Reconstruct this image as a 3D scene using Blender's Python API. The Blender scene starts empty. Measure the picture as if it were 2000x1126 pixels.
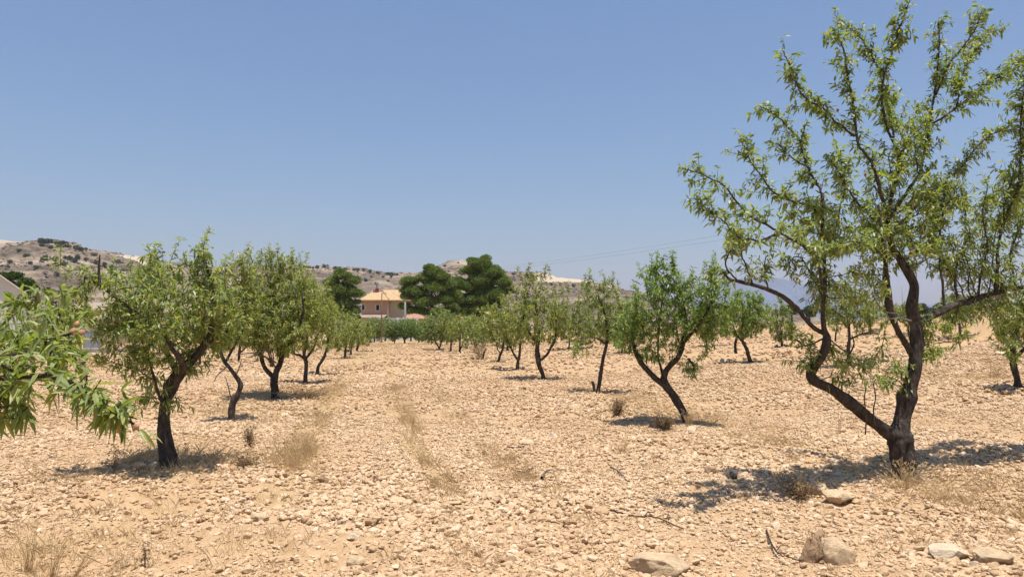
import bpy, math
import numpy as np
from mathutils import Vector
from mathutils.bvhtree import BVHTree

# ------------------------------------------------------------------ camera, sky, sun, exposure
SC = bpy.context.scene
COL = SC.collection
EYE = 1.6                      # metres above the soil
FPX = 1444.0                   # 26 mm lens, in pixels of the 2000 px wide photograph
PITCH = math.atan(77.0 / FPX)
cam_data = bpy.data.cameras.new("camera")
cam_data.sensor_width = 36.0
cam_data.lens = 36.0 * FPX / 2000.0
cam_data.clip_start = 0.05
cam_data.clip_end = 40000.0
cam = bpy.data.objects.new("camera", cam_data)
cam.location = (0, 0, EYE)
cam.rotation_euler = (math.radians(90) + PITCH, 0, 0)
COL.objects.link(cam)
SC.camera = cam

SUN_ELEV = math.radians(80.0)
SUN_AZ = math.radians(150.0)   # compass angle from +Y, clockwise: behind the camera, to the right
sun_vec = Vector((math.sin(SUN_AZ) * math.cos(SUN_ELEV), math.cos(SUN_AZ) * math.cos(SUN_ELEV), math.sin(SUN_ELEV)))

world = bpy.data.worlds.new("World")
SC.world = world
world.use_nodes = True
wn = world.node_tree
wn.nodes.clear()
sky = wn.nodes.new("ShaderNodeTexSky")
sky.sky_type = 'NISHITA'
sky.sun_disc = False
sky.sun_elevation = SUN_ELEV
sky.sun_rotation = SUN_AZ
sky.altitude = 600.0
sky.air_density = 1.6
sky.dust_density = 2.0
sky.ozone_density = 11.0
bg = wn.nodes.new("ShaderNodeBackground")
bg.inputs["Strength"].default_value = 0.078
wo = wn.nodes.new("ShaderNodeOutputWorld")
wn.links.new(sky.outputs[0], bg.inputs["Color"])
wn.links.new(bg.outputs[0], wo.inputs["Surface"])

sun_data = bpy.data.lights.new("sun", 'SUN')
sun_data.energy = 5.0
sun_data.angle = math.radians(0.55)
sun_data.color = (1.0, 0.955, 0.88)
sun = bpy.data.objects.new("sun", sun_data)
sun.rotation_euler = (-sun_vec).to_track_quat('-Z', 'Y').to_euler()
sun.location = (0, 0, 60)
COL.objects.link(sun)

SC.view_settings.view_transform = 'Standard'
SC.view_settings.look = 'None'
SC.view_settings.exposure = 0.58
SC.view_settings.gamma = 1.0
SC.view_settings.use_curve_mapping = False
SC.cycles.max_bounces = 8
SC.cycles.diffuse_bounces = 6
SC.cycles.glossy_bounces = 2
SC.cycles.transmission_bounces = 5
SC.cycles.transparent_max_bounces = 8
SC.cycles.volume_bounces = 0
SC.cycles.use_denoising = True
SC.cycles.use_adaptive_sampling = True
SC.cycles.adaptive_threshold = 0.015

# ------------------------------------------------------------------ helpers: numbers
def rng(seed):
    return np.random.default_rng(seed)

def hash3(i, j, k, seed=0):
    n = (i * 374761393 + j * 668265263 + k * 2147483647 + seed * 1274126177) & 0xFFFFFFFF
    n = ((n ^ (n >> 13)) * 1274126177) & 0xFFFFFFFF
    n = (n ^ (n >> 16)) & 0xFFFF
    return n / 65535.0 * 2 - 1

def noise3(x, y, z, seed=0):
    x, y, z = np.broadcast_arrays(np.asarray(x, float), np.asarray(y, float), np.asarray(z, float))
    xi, yi, zi = np.floor(x).astype(np.int64), np.floor(y).astype(np.int64), np.floor(z).astype(np.int64)
    fx, fy, fz = x - xi, y - yi, z - zi
    ux, uy, uz = [f * f * (3 - 2 * f) for f in (fx, fy, fz)]
    r = 0
    for a in (0, 1):
        for b in (0, 1):
            for c in (0, 1):
                w = (ux if a else 1 - ux) * (uy if b else 1 - uy) * (uz if c else 1 - uz)
                r = r + w * hash3(xi + a, yi + b, zi + c, seed)
    return r

def noise2(x, y, seed=0):
    x, y = np.broadcast_arrays(np.asarray(x, float), np.asarray(y, float))
    xi, yi = np.floor(x).astype(np.int64), np.floor(y).astype(np.int64)
    fx, fy = x - xi, y - yi
    ux, uy = fx * fx * (3 - 2 * fx), fy * fy * (3 - 2 * fy)
    h = lambda a, b: hash3(xi + a, yi + b, np.zeros_like(xi), seed)
    return (h(0, 0) * (1 - ux) + h(1, 0) * ux) * (1 - uy) + (h(0, 1) * (1 - ux) + h(1, 1) * ux) * uy

def fbm2(x, y, octs=4, seed=0, gain=0.5):
    r, a, s = 0, 1.0, 1.0
    for o in range(octs):
        r = r + a * noise2(np.asarray(x) * s + 13.7 * o, np.asarray(y) * s - 7.1 * o, seed + o)
        a *= gain
        s *= 2.03
    return r

def sstep(x, a, b):
    t = np.clip((np.asarray(x, float) - a) / (b - a), 0, 1)
    return t * t * (3 - 2 * t)

ROW = 0.187                    # the rows run away from the camera, drifting to the left
def rowq(x, y):
    return np.asarray(x, float) + ROW * np.asarray(y, float)

def hbase(x, y):
    x, y = np.asarray(x, float), np.asarray(y, float)
    q = rowq(x, y)
    near = 1 - sstep(np.hypot(x, y), 60, 140)
    t = np.clip(q - 6.5, 0, None)
    rise = 0.078 * (t - 1.2 * (1 - np.exp(-t / 1.2)))
    rise = np.minimum(rise, 1.3)
    bank = (0.95 * sstep(q, 23.2, 25.6)) * (1 - 0.6 * sstep(y, 28, 50))
    roll = 0.05 * noise2(x * 0.12, y * 0.12, 5) + 0.035 * noise2(x * 0.33, y * 0.33, 6)
    return (rise + bank) * near + roll * np.minimum(1, np.hypot(x, y) / 5) * near - 0.35 * (1 - near)

def strips(x, y):
    """how grassy the soil is: narrow dry strips along the rows"""
    q = rowq(x, y)
    wob = 0.12 * noise2(y * 0.5, q * 0.2, 31)
    s = 0.9 * np.exp(-((q - 0.61 + wob) / 0.17) ** 2) + 1.0 * np.exp(-((q + 0.88 + wob) / 0.24) ** 2)
    s = s + 0.35 * np.exp(-((q - 1.55 + wob) / 0.22) ** 2)
    s = 1.15 * s * (0.15 + 0.85 * sstep(y, 4.5, 9))
    for c in (-2.35, 5.55, 13.3, 21.0, -10.2):
        s = s + 0.5 * np.exp(-((q - c + 2 * wob) / 0.8) ** 2)
    return s

def hdetail(x, y):
    d = np.hypot(x, y)
    k = 1 - sstep(d, 14, 40)
    q = rowq(x, y)
    f = 0.022 * np.sin(q * 2 * np.pi / 1.5 + 0.8 * noise2(y * .3, q * .3, 9)) * k
    return f + k * (0.022 * noise2(x * 2.3, y * 2.3, 11) + 0.020 * noise2(x * 6.1, y * 6.1, 12)) + (1 - sstep(d, 6, 12)) * 0.016 * noise2(x * 15, y * 15, 13)

def gz(x, y):
    return hbase(x, y) + hdetail(x, y)

CP, SP = math.cos(PITCH), math.sin(PITCH)
def at(px, py, Y):
    """the point whose image is (px, py) in the photograph, Y metres ahead"""
    u, v = (px - 1000.0) / FPX, (563.0 - py) / FPX
    fy, fz = CP - SP * v, SP + CP * v
    k = Y / fy
    return np.array((u * k, Y, EYE + fz * k))

def ground_at(px, py):
    lo, hi = 1.0, 400.0
    for Y in np.geomspace(1.5, 300, 500):
        p = at(px, py, Y)
        if p[2] <= hbase(p[0], p[1]):
            hi = Y
            break
        lo = Y
    for _ in range(30):
        m = 0.5 * (lo + hi)
        p = at(px, py, m)
        if p[2] <= hbase(p[0], p[1]):
            hi = m
        else:
            lo = m
    p = at(px, py, hi)
    p[2] = gz(p[0], p[1])
    return p

# ------------------------------------------------------------------ helpers: objects and meshes
def link(o, parent=None):
    COL.objects.link(o)
    if parent is not None:
        o.parent = parent
    return o

def tag(o, label=None, cat=None, group=None, kind=None):
    if label: o["label"] = label
    if cat: o["category"] = cat
    if group: o["group"] = group
    if kind: o["kind"] = kind
    return o

def empty(name, loc, label=None, cat=None, group=None):
    o = bpy.data.objects.new(name, None)
    o.empty_display_size = 0.3
    o.location = tuple(float(c) for c in loc)
    link(o)
    return tag(o, label, cat, group)

class MB:
    """collects vertices and faces (and a per-vertex 'tint' and per-face material) for ONE mesh"""
    def __init__(s):
        s.v, s.t, s.q, s.tint, s.tm, s.qm = [], [], [], [], [], []
        s.n = 0
    def add(s, v, tris=None, quads=None, tint=None, mat=0):
        v = np.asarray(v, float).reshape(-1, 3)
        if tris is not None and len(tris):
            tris = np.asarray(tris, np.int64).reshape(-1, 3)
            s.t.append(tris + s.n); s.tm.append(np.full(len(tris), mat))
        if quads is not None and len(quads):
            quads = np.asarray(quads, np.int64).reshape(-1, 4)
            s.q.append(quads + s.n); s.qm.append(np.full(len(quads), mat))
        s.v.append(v)
        t = np.full(len(v), 0.5) if tint is None else np.broadcast_to(np.asarray(tint, float), (len(v),))
        s.tint.append(t)
        s.n += len(v)
    def build(s, name, mats, parent=None, loc=None, smooth=False):
        me = bpy.data.meshes.new(name)
        V = np.concatenate(s.v) if s.v else np.zeros((0, 3))
        T = np.concatenate(s.t) if s.t else np.zeros((0, 3), np.int64)
        Q = np.concatenate(s.q) if s.q else np.zeros((0, 4), np.int64)
        me.vertices.add(len(V)); me.vertices.foreach_set("co", V.astype(np.float32).ravel())
        li = np.concatenate((T.ravel(), Q.ravel())).astype(np.int32)
        me.loops.add(len(li)); me.loops.foreach_set("vertex_index", li)
        nf = len(T) + len(Q)
        me.polygons.add(nf)
        start = np.concatenate((np.arange(len(T)) * 3, len(T) * 3 + np.arange(len(Q)) * 4)).astype(np.int32)
        me.polygons.foreach_set("loop_start", start)
        mi = np.concatenate(s.tm + s.qm) if nf else np.zeros(0)
        me.polygons.foreach_set("material_index", mi.astype(np.int32))
        me.update(calc_edges=True)
        me.polygons.foreach_set("use_smooth", np.full(nf, bool(smooth)))
        a = me.attributes.new("tint", 'FLOAT', 'POINT')
        a.data.foreach_set("value", np.concatenate(s.tint).astype(np.float32) if s.v else np.zeros(0, np.float32))
        for m in (mats if isinstance(mats, (list, tuple)) else [mats]):
            me.materials.append(m)
        o = bpy.data.objects.new(name, me)
        if loc is not None:
            o.location = tuple(float(c) for c in loc)
        return link(o, parent)

def box(mb, x0, x1, y0, y1, z0, z1, mat=0, tint=None):
    v = [(x, y, z) for z in (z0, z1) for y in (y0, y1) for x in (x0, x1)]
    q = [(0, 2, 3, 1), (4, 5, 7, 6), (0, 1, 5, 4), (2, 6, 7, 3), (0, 4, 6, 2), (1, 3, 7, 5)]
    mb.add(v, quads=q, mat=mat, tint=tint)

def smooth_line(P, n_per=6):
    """Catmull-Rom through the rows of P (any number of columns)"""
    P = np.asarray(P, float)
    if len(P) < 3:
        t = np.linspace(0, 1, n_per + 1)[:, None]
        return P[0] * (1 - t) + P[-1] * t
    E = np.vstack((2 * P[0] - P[1], P, 2 * P[-1] - P[-2]))
    out = []
    for i in range(1, len(E) - 2):
        t = np.linspace(0, 1, n_per, endpoint=False)[:, None]
        a, b, c, d = E[i - 1], E[i], E[i + 1], E[i + 2]
        out.append(0.5 * (2 * b + (c - a) * t + (2 * a - 5 * b + 4 * c - d) * t ** 2 + (3 * b - a - 3 * c + d) * t ** 3))
    out.append(P[-1:])
    return np.vstack(out)

def frames(P):
    T = np.gradient(P, axis=0)
    T /= np.linalg.norm(T, axis=1)[:, None] + 1e-9
    ref = np.array((0.0, 1.0, 0.0)) if abs(T[0][1]) < 0.8 else np.array((1.0, 0, 0))
    A = np.zeros_like(P)
    a = ref - T[0] * (ref @ T[0])
    for i in range(len(P)):
        a = a - T[i] * (a @ T[i])
        a /= np.linalg.norm(a) + 1e-9
        A[i] = a
    return T, A, np.cross(T, A)

def tube(mb, P, R, sides=8, rough=0.0, seed=0, mat=0, cap=True, tint=None):
    """a tapering limb; 'rough' makes its section uneven, as bark is"""
    P = np.asarray(P, float); R = np.asarray(R, float)
    T, A, B = frames(P)
    ang = np.arange(sides) / sides * 2 * np.pi
    ca, sa = np.cos(ang), np.sin(ang)
    s = np.concatenate(([0], np.cumsum(np.linalg.norm(np.diff(P, axis=0), axis=1))))
    rr = R[:, None] * np.ones(sides)
    if rough:
        L = 1.0 / max(R.max(), 1e-4)
        rr = rr * (1 + rough * (0.6 * noise3(ca[None] * 1.3, sa[None] * 1.3, s[:, None] * L * 0.5, seed)
                                + 0.5 * noise3(ca[None] * 2.7, sa[None] * 2.7, s[:, None] * L * 1.3, seed + 3)
                                + 0.40 * noise3(ca[None] * 4.2, sa[None] * 4.2, s[:, None] * L * 0.45, seed + 7)
                                + 0.30 * noise3(ca[None] * 7, sa[None] * 7, s[:, None] * L * 2.2, seed + 5)))
    V = P[:, None] + rr[..., None] * (ca[None, :, None] * A[:, None] + sa[None, :, None] * B[:, None])
    n = len(P)
    i = np.arange(n - 1)[:, None] * sides
    j = np.arange(sides)[None]
    j2 = (j + 1) % sides
    Q = np.stack((i + j, i + j2, i + sides + j2, i + sides + j), -1).reshape(-1, 4)
    V = V.reshape(-1, 3)
    tris = None
    if cap:
        V = np.vstack((V, P[-1:] + T[-1:] * R[-1] * 0.6))
        e = (n - 1) * sides
        tris = np.array([(e + k, e + (k + 1) % sides, n * sides) for k in range(sides)])
    mb.add(V, tris=tris, quads=Q, mat=mat, tint=tint)

# ------------------------------------------------------------------ materials
def new_mat(name):
    m = bpy.data.materials.new(name)
    m.use_nodes = True
    nt = m.node_tree
    bsdf = nt.nodes["Principled BSDF"]
    out = nt.nodes["Material Output"]
    return m, nt, bsdf, out

def N(nt, t, **kw):
    n = nt.nodes.new(t)
    for k, v in kw.items():
        if k in n.inputs.keys():
            n.inputs[k].default_value = v
        else:
            setattr(n, k, v)
    return n

def ramp(nt, stops, fac=None, interp='LINEAR'):
    r = nt.nodes.new("ShaderNodeValToRGB")
    r.color_ramp.interpolation = interp
    el = r.color_ramp.elements
    while len(el) < len(stops):
        el.new(0.5)
    for e, (p, c) in zip(el, stops):
        e.position = p
        e.color = (*c, 1)
    if fac is not None:
        nt.links.new(fac, r.inputs[0])
    return r

def objpos(nt):
    return nt.nodes.new("ShaderNodeNewGeometry").outputs["Position"]

def noise_tex(nt, scale, detail=4, rough=0.55, vec=None, dist=0.0):
    n = N(nt, "ShaderNodeTexNoise", Scale=scale, Detail=detail, Roughness=rough, Distortion=dist)
    nt.links.new(vec if vec is not None else objpos(nt), n.inputs["Vector"])
    return n

def mixc(nt, a, b, fac, blend='MIX'):
    m = nt.nodes.new("ShaderNodeMix")
    m.data_type = 'RGBA'
    m.blend_type = blend
    for sock, val in ((m.inputs["Factor"], fac), (m.inputs["A"], a), (m.inputs["B"], b)):
        if hasattr(val, "is_output"):
            nt.links.new(val, sock)
        elif isinstance(val, (int, float)):
            sock.default_value = val
        else:
            sock.default_value = (*val, 1)
    return m.outputs["Result"]

def attr(nt, name="tint"):
    a = nt.nodes.new("ShaderNodeAttribute")
    a.attribute_name = name
    return a.outputs["Fac"]

def bump(nt, bsdf, height, strength=0.5, dist=0.02):
    b = N(nt, "ShaderNodeBump", Strength=strength, Distance=dist)
    nt.links.new(height, b.inputs["Height"])
    nt.links.new(b.outputs[0], bsdf.inputs["Normal"])

def simple_mat(name, c, rough=0.7, var=0.15, scale=3.0, metal=0.0, spec=0.3):
    m, nt, b, o = new_mat(name)
    n = noise_tex(nt, scale, 5)
    lo = tuple(x * (1 - var) for x in c)
    hi = tuple(min(1, x * (1 + var)) for x in c)
    r = ramp(nt, [(0.3, lo), (0.7, hi)], n.outputs[0])
    nt.links.new(r.outputs[0], b.inputs["Base Color"])
    b.inputs["Roughness"].default_value = rough
    b.inputs["Metallic"].default_value = metal
    b.inputs["Specular IOR Level"].default_value = spec
    return m

def make_soil():
    m, nt, b, o = new_mat("soil")
    pos = objpos(nt)
    n1 = noise_tex(nt, 0.35, 5, vec=pos)
    n2 = noise_tex(nt, 9.0, 6, 0.65, vec=pos)
    n3 = noise_tex(nt, 60.0, 3, vec=pos)
    c1 = ramp(nt, [(0.25, (0.31, 0.195, 0.108)), (0.5, (0.43, 0.287, 0.163)), (0.8, (0.52, 0.365, 0.218))], n2.outputs[0])
    c2 = mixc(nt, c1.outputs[0], (0.50, 0.305, 0.168), ramp(nt, [(0.45, (0, 0, 0)), (0.75, (0.5,) * 3)], n1.outputs[0]).outputs[0])
    # dry grass litter along the strips (a baked per-vertex measure of how grassy the soil is)
    c3 = mixc(nt, c2, (0.40, 0.285, 0.14), attr(nt))
    nt.links.new(c3, b.inputs["Base Color"])
    b.inputs["Roughness"].default_value = 0.95
    b.inputs["Specular IOR Level"].default_value = 0.1
    v = N(nt, "ShaderNodeTexVoronoi", Scale=22.0)
    nt.links.new(pos, v.inputs["Vector"])
    v2 = N(nt, "ShaderNodeTexVoronoi", Scale=55.0)
    nt.links.new(pos, v2.inputs["Vector"])
    mm = N(nt, "ShaderNodeMath", operation='MULTIPLY_ADD')
    nt.links.new(v.outputs["Distance"], mm.inputs[0]); mm.inputs[1].default_value = -1.0
    nt.links.new(n3.outputs[0], mm.inputs[2])
    m2 = N(nt, "ShaderNodeMath", operation='MULTIPLY_ADD')
    nt.links.new(v2.outputs["Distance"], m2.inputs[0]); m2.inputs[1].default_value = -0.6
    nt.links.new(mm.outputs[0], m2.inputs[2])
    bump(nt, b, m2.outputs[0], 0.8, 0.02)
    return m

def make_stone():
    m, nt, b, o = new_mat("stone")
    t = attr(nt)
    r = ramp(nt, [(0.0, (0.34, 0.21, 0.115)), (0.35, (0.49, 0.33, 0.192)), (0.7, (0.57, 0.405, 0.252)), (0.95, (0.63, 0.49, 0.345)), (1.0, (0.36, 0.27, 0.19))], t)
    n = noise_tex(nt, 45.0, 5, 0.6)
    c = mixc(nt, r.outputs[0], ramp(nt, [(0.3, (0.80,) * 3), (0.7, (1.0,) * 3)], n.outputs[0]).outputs[0], 1.0, 'MULTIPLY')
    nt.links.new(c, b.inputs["Base Color"])
    b.inputs["Roughness"].default_value = 0.92
    b.inputs["Specular IOR Level"].default_value = 0.15
    bump(nt, b, n.outputs[0], 0.7, 0.012)
    return m

def make_bark(name, a, c, scale=18.0):
    m, nt, b, o = new_mat(name)
    tc = nt.nodes.new("ShaderNodeTexCoord")
    mp = nt.nodes.new("ShaderNodeMapping")
    mp.inputs["Scale"].default_value = (1, 1, 0.35)
    nt.links.new(tc.outputs["Object"], mp.inputs[0])
    n = noise_tex(nt, scale, 7, 0.7, vec=mp.outputs[0], dist=0.6)
    v = N(nt, "ShaderNodeTexVoronoi", Scale=scale * 1.2)
    nt.links.new(mp.outputs[0], v.inputs["Vector"])
    r = ramp(nt, [(0.30, a), (0.55, tuple(0.5 * (x + y) for x, y in zip(a, c))), (0.75, c)], n.outputs[0])
    big = noise_tex(nt, scale * 0.3, 4, 0.6, vec=tc.outputs["Object"])
    cc = mixc(nt, r.outputs[0], tuple(1.5 * x for x in c), ramp(nt, [(0.56, (0, 0, 0)), (0.70, (0.55,) * 3)], big.outputs[0]).outputs[0])
    nt.links.new(cc, b.inputs["Base Color"])
    b.inputs["Roughness"].default_value = 0.9
    b.inputs["Specular IOR Level"].default_value = 0.2
    mm = N(nt, "ShaderNodeMath", operation='MULTIPLY_ADD')
    nt.links.new(v.outputs["Distance"], mm.inputs[0]); mm.inputs[1].default_value = 0.7
    nt.links.new(n.outputs[0], mm.inputs[2])
    bump(nt, b, mm.outputs[0], 1.0, 0.06)
    return m

def make_leaf(name, stops, back, trans=0.5, rough=0.42, spec=0.4, glow=(1.0, 1.0, 0.45)):
    """stops: colours over the leaf's own 'tint'; the underside of an almond leaf is paler"""
    m, nt, b, o = new_mat(name)
    r = ramp(nt, stops, attr(nt))
    g = nt.nodes.new("ShaderNodeNewGeometry")
    f = N(nt, "ShaderNodeMath", operation='MULTIPLY')
    nt.links.new(g.outputs["Backfacing"], f.inputs[0]); f.inputs[1].default_value = 0.45
    c = mixc(nt, r.outputs[0], back, f.outputs[0])
    nt.links.new(c, b.inputs["Base Color"])
    b.inputs["Roughness"].default_value = rough
    b.inputs["Specular IOR Level"].default_value = spec
    tr = nt.nodes.new("ShaderNodeBsdfTranslucent")
    c2 = mixc(nt, c, glow, 0.9, 'MULTIPLY')
    nt.links.new(c2, tr.inputs["Color"])
    ms = nt.nodes.new("ShaderNodeMixShader")
    ms.inputs[0].default_value = trans
    nt.links.new(b.outputs[0], ms.inputs[1])
    nt.links.new(tr.outputs[0], ms.inputs[2])
    nt.links.new(ms.outputs[0], o.inputs["Surface"])
    return m

M_SOIL, M_STONE = make_soil(), make_stone()
M_BARK = make_bark("almond_bark", (0.020, 0.016, 0.0135), (0.155, 0.122, 0.098))
M_SPROUT = make_bark("almond_sprout", (0.16, 0.09, 0.055), (0.30, 0.18, 0.11), 40)
M_BRANCH = make_bark("almond_branch", (0.035, 0.027, 0.022), (0.19, 0.15, 0.12), 30)
M_TWIG = make_bark("almond_twig", (0.05, 0.036, 0.026), (0.15, 0.115, 0.085), 40)
M_GREYTWIG = make_bark("dead_twig", (0.16, 0.14, 0.12), (0.34, 0.31, 0.28), 40)
LEAF_STOPS = [(0.0, (0.080, 0.130, 0.026)), (0.30, (0.170, 0.245, 0.050)), (0.60, (0.285, 0.350, 0.080)), (0.85, (0.410, 0.435, 0.120)), (0.97, (0.52, 0.46, 0.16)), (1.0, (0.45, 0.31, 0.15))]
M_LEAF = make_leaf("almond_leaf", LEAF_STOPS, (0.34, 0.38, 0.19))
M_PINE = make_leaf("pine_needles", [(0.0, (0.080, 0.120, 0.036)), (0.5, (0.165, 0.225, 0.058)), (1.0, (0.29, 0.34, 0.09))], (0.12, 0.18, 0.05), 0.35, 0.6, 0.2)
M_SCRUB = make_leaf("scrub_leaf", [(0.0, (0.040, 0.060, 0.028)), (0.5, (0.075, 0.105, 0.046)), (1.0, (0.13, 0.155, 0.075))], (0.09, 0.12, 0.06), 0.2, 0.7, 0.2)
M_STRAW = make_leaf("dry_grass", [(0.0, (0.43, 0.30, 0.15)), (0.5, (0.64, 0.48, 0.255)), (1.0, (0.75, 0.61, 0.37))], (0.56, 0.40, 0.22), 0.45, 0.7, 0.2, (1, .96, .9))
M_WEED = make_leaf("dry_weed", [(0.0, (0.10, 0.07, 0.042)), (0.5, (0.24, 0.165, 0.09)), (1.0, (0.38, 0.27, 0.15))], (0.3, 0.22, 0.13), 0.35, 0.8, 0.1, (1, .95, .9))
M_HUSK = simple_mat("almond_husk", (0.33, 0.175, 0.10), 0.8, 0.3, 60)
# ------------------------------------------------------------------ the land
def axis(fine, step, far, growth):
    a = [0.0]
    s = step
    while a[-1] < far:
        a.append(a[-1] + s)
        if a[-1] > fine:
            s *= growth
    return np.array(a)

def build_ground():
    xp = axis(4.2, 0.035, 9000, 1.045)
    X = np.concatenate((-xp[:0:-1], xp))
    yp = axis(7.0, 0.035, 9000, 1.03)
    ym = axis(0.5, 0.3, 900, 1.2)
    Y = np.concatenate((1.5 - ym[:0:-1], 1.5 + yp))
    gx, gy = np.meshgrid(X, Y)
    z = gz(gx, gy)
    V = np.stack((gx, gy, z), -1).reshape(-1, 3)
    w = len(X)
    i = np.arange(len(Y) - 1)[:, None] * w
    j = np.arange(w - 1)[None]
    Q = np.stack((i + j, i + j + 1, i + w + j + 1, i + w + j), -1).reshape(-1, 4)
    g = np.clip(strips(gx, gy) * (0.45 + 0.45 * noise2(gx * 1.7, gy * 1.7, 21)), 0, 0.8)
    g = np.maximum(g, 0.75 * sstep(np.hypot(gx, gy), 55, 90))
    mb = MB()
    mb.add(V, quads=Q, tint=g.ravel())
    return tag(mb.build("ground", M_SOIL, smooth=True), "pale stony soil of the orchard floor", kind="structure")
build_ground()

# ------------------------------------------------------------------ gravel: tens of thousands of clods and pebbles
def ico(sub):
    t = (1 + 5 ** 0.5) / 2
    v = np.array([(-1, t, 0), (1, t, 0), (-1, -t, 0), (1, -t, 0), (0, -1, t), (0, 1, t), (0, -1, -t), (0, 1, -t), (t, 0, -1), (t, 0, 1), (-t, 0, -1), (-t, 0, 1)], float)
    f = [(0, 11, 5), (0, 5, 1), (0, 1, 7), (0, 7, 10), (0, 10, 11), (1, 5, 9), (5, 11, 4), (11, 10, 2), (10, 7, 6), (7, 1, 8), (3, 9, 4), (3, 4, 2), (3, 2, 6), (3, 6, 8), (3, 8, 9), (4, 9, 5), (2, 4, 11), (6, 2, 10), (8, 6, 7), (9, 8, 1)]
    v /= np.linalg.norm(v, axis=1)[:, None]
    for _ in range(sub):
        vl, cache, nf = list(v), {}, []
        def mid(a, b):
            k = (min(a, b), max(a, b))
            if k not in cache:
                m = vl[a] + vl[b]
                vl.append(m / np.linalg.norm(m))
                cache[k] = len(vl) - 1
            return cache[k]
        for a, b, c in f:
            ab, bc, ca = mid(a, b), mid(b, c), mid(c, a)
            nf += [(a, ab, ca), (b, bc, ab), (c, ca, bc), (ab, bc, ca)]
        v, f = np.array(vl), nf
    return v, np.array(f)

def stone_shape(sub, r, cuts=7):
    v, f = ico(sub)
    v = v * (1 + 0.13 * noise3(v[:, 0] * 1.6, v[:, 1] * 1.6, v[:, 2] * 1.6, int(r.integers(9999))))[:, None]
    for _ in range(cuts):                       # broken faces
        n = r.normal(size=3); n /= np.linalg.norm(n)
        d = v @ n - r.uniform(0.55, 0.85)
        v = v - np.clip(d, 0, None)[:, None] * n
    return v, f

def rot_mats(r, n, tilt=0.5):
    a = r.uniform(0, 2 * np.pi, n); b = r.normal(0, tilt, n); c = r.normal(0, tilt, n)
    ca, sa, cb, sb, cc, sc = np.cos(a), np.sin(a), np.cos(b), np.sin(b), np.cos(c), np.sin(c)
    o, l = np.zeros(n), np.ones(n)
    Rz = np.stack((ca, -sa, o, sa, ca, o, o, o, l), -1).reshape(n, 3, 3)
    Rx = np.stack((l, o, o, o, cb, -sb, o, sb, cb), -1).reshape(n, 3, 3)
    Ry = np.stack((cc, o, sc, o, l, o, -sc, o, cc), -1).reshape(n, 3, 3)
    return Rx @ Ry @ Rz

def scatter_stones(mb, r, xy, size, shapes, proud=0.0):
    n = len(xy)
    which = r.integers(len(shapes), size=n)
    sc = size[:, None] * np.stack((r.uniform(0.8, 1.5, n), r.uniform(0.7, 1.1, n), r.uniform(0.45, 0.8, n)), -1)
    R = rot_mats(r, n, 0.35)
    z = gz(xy[:, 0], xy[:, 1]) + size * (r.uniform(-0.1, 0.42, n) + proud)
    P = np.column_stack((xy, z))
    tint = np.clip(r.normal(0.5, 0.19, n) + 0.13 * noise2(xy[:, 0] * .7, xy[:, 1] * .7, 47) + .10 * noise2(xy[:, 0] * .2, xy[:, 1] * .2, 48), 0, 0.95)
    tint[r.random(n) < 0.006] = 1.0
    for s, (v, f) in enumerate(shapes):
        k = which == s
        if not k.any():
            continue
        V = np.einsum('nij,nkj->nki', R[k], v[None] * sc[k][:, None]) + P[k][:, None]
        F = f[None] + (np.arange(k.sum()) * len(v))[:, None, None]
        mb.add(V.reshape(-1, 3), tris=F.reshape(-1, 3), tint=np.repeat(tint[k], len(v)))

def wedge_points(r, n, y0, y1, half=0.95, pad=2.2):
    """points over the ground between y0 and y1, as wide as can be seen and a bit wider"""
    y = np.sqrt(r.uniform(y0 ** 2, y1 ** 2, n))
    return np.column_stack((r.uniform(-1, 1, n) * (half * y + pad), y))

def build_gravel():
    r = rng(4)
    fine = [stone_shape(1, r, 8) for _ in range(10)]
    rough = [stone_shape(0, r, 3) for _ in range(8)]
    mb = MB()
    def lay(n, y0, y1, lo, hi, shapes, power=1.6, keep=1.0, proud=0.0):
        xy = wedge_points(r, n, y0, y1)
        dens = 0.80 + 0.55 * noise2(xy[:, 0] * 0.9, xy[:, 1] * 0.9, 41) + 0.3 * noise2(xy[:, 0] * 2.9, xy[:, 1] * 2.9, 42)
        dens *= 1 - 0.72 * np.clip(strips(xy[:, 0], xy[:, 1]), 0, 1)
        xy = xy[r.random(n) < np.clip(dens, 0.12, 1) * keep]
        size = lo + (hi - lo) * r.random(len(xy)) ** power
        scatter_stones(mb, r, xy, size * (1 + .35 * noise2(xy[:, 0] * .6, xy[:, 1] * .6, 43)), shapes, proud)
    lay(43000, 1.2, 6.0, 0.011, 0.032, fine, 2.6)
    lay(460, 1.5, 12.0, 0.032, 0.062, fine, 2.4)
    lay(110000, 1.2, 6.0, 0.005, 0.013, rough, 1.2)
    lay(205000, 6.0, 13.0, 0.010, 0.034, rough, 2.0, proud=.15)
    lay(3500, 5.5, 13.0, 0.022, 0.046, fine, 2.4)
    lay(128000, 13.0, 26.0, 0.018, 0.052, rough, 1.9, proud=.25)
    lay(64000, 26.0, 75.0, 0.035, 0.095, rough, 1.9, proud=.3)
    return tag(mb.build("gravel", M_STONE), "loose pebbles and clods covering the whole orchard floor", "gravel", kind="stuff")
build_gravel()

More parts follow.
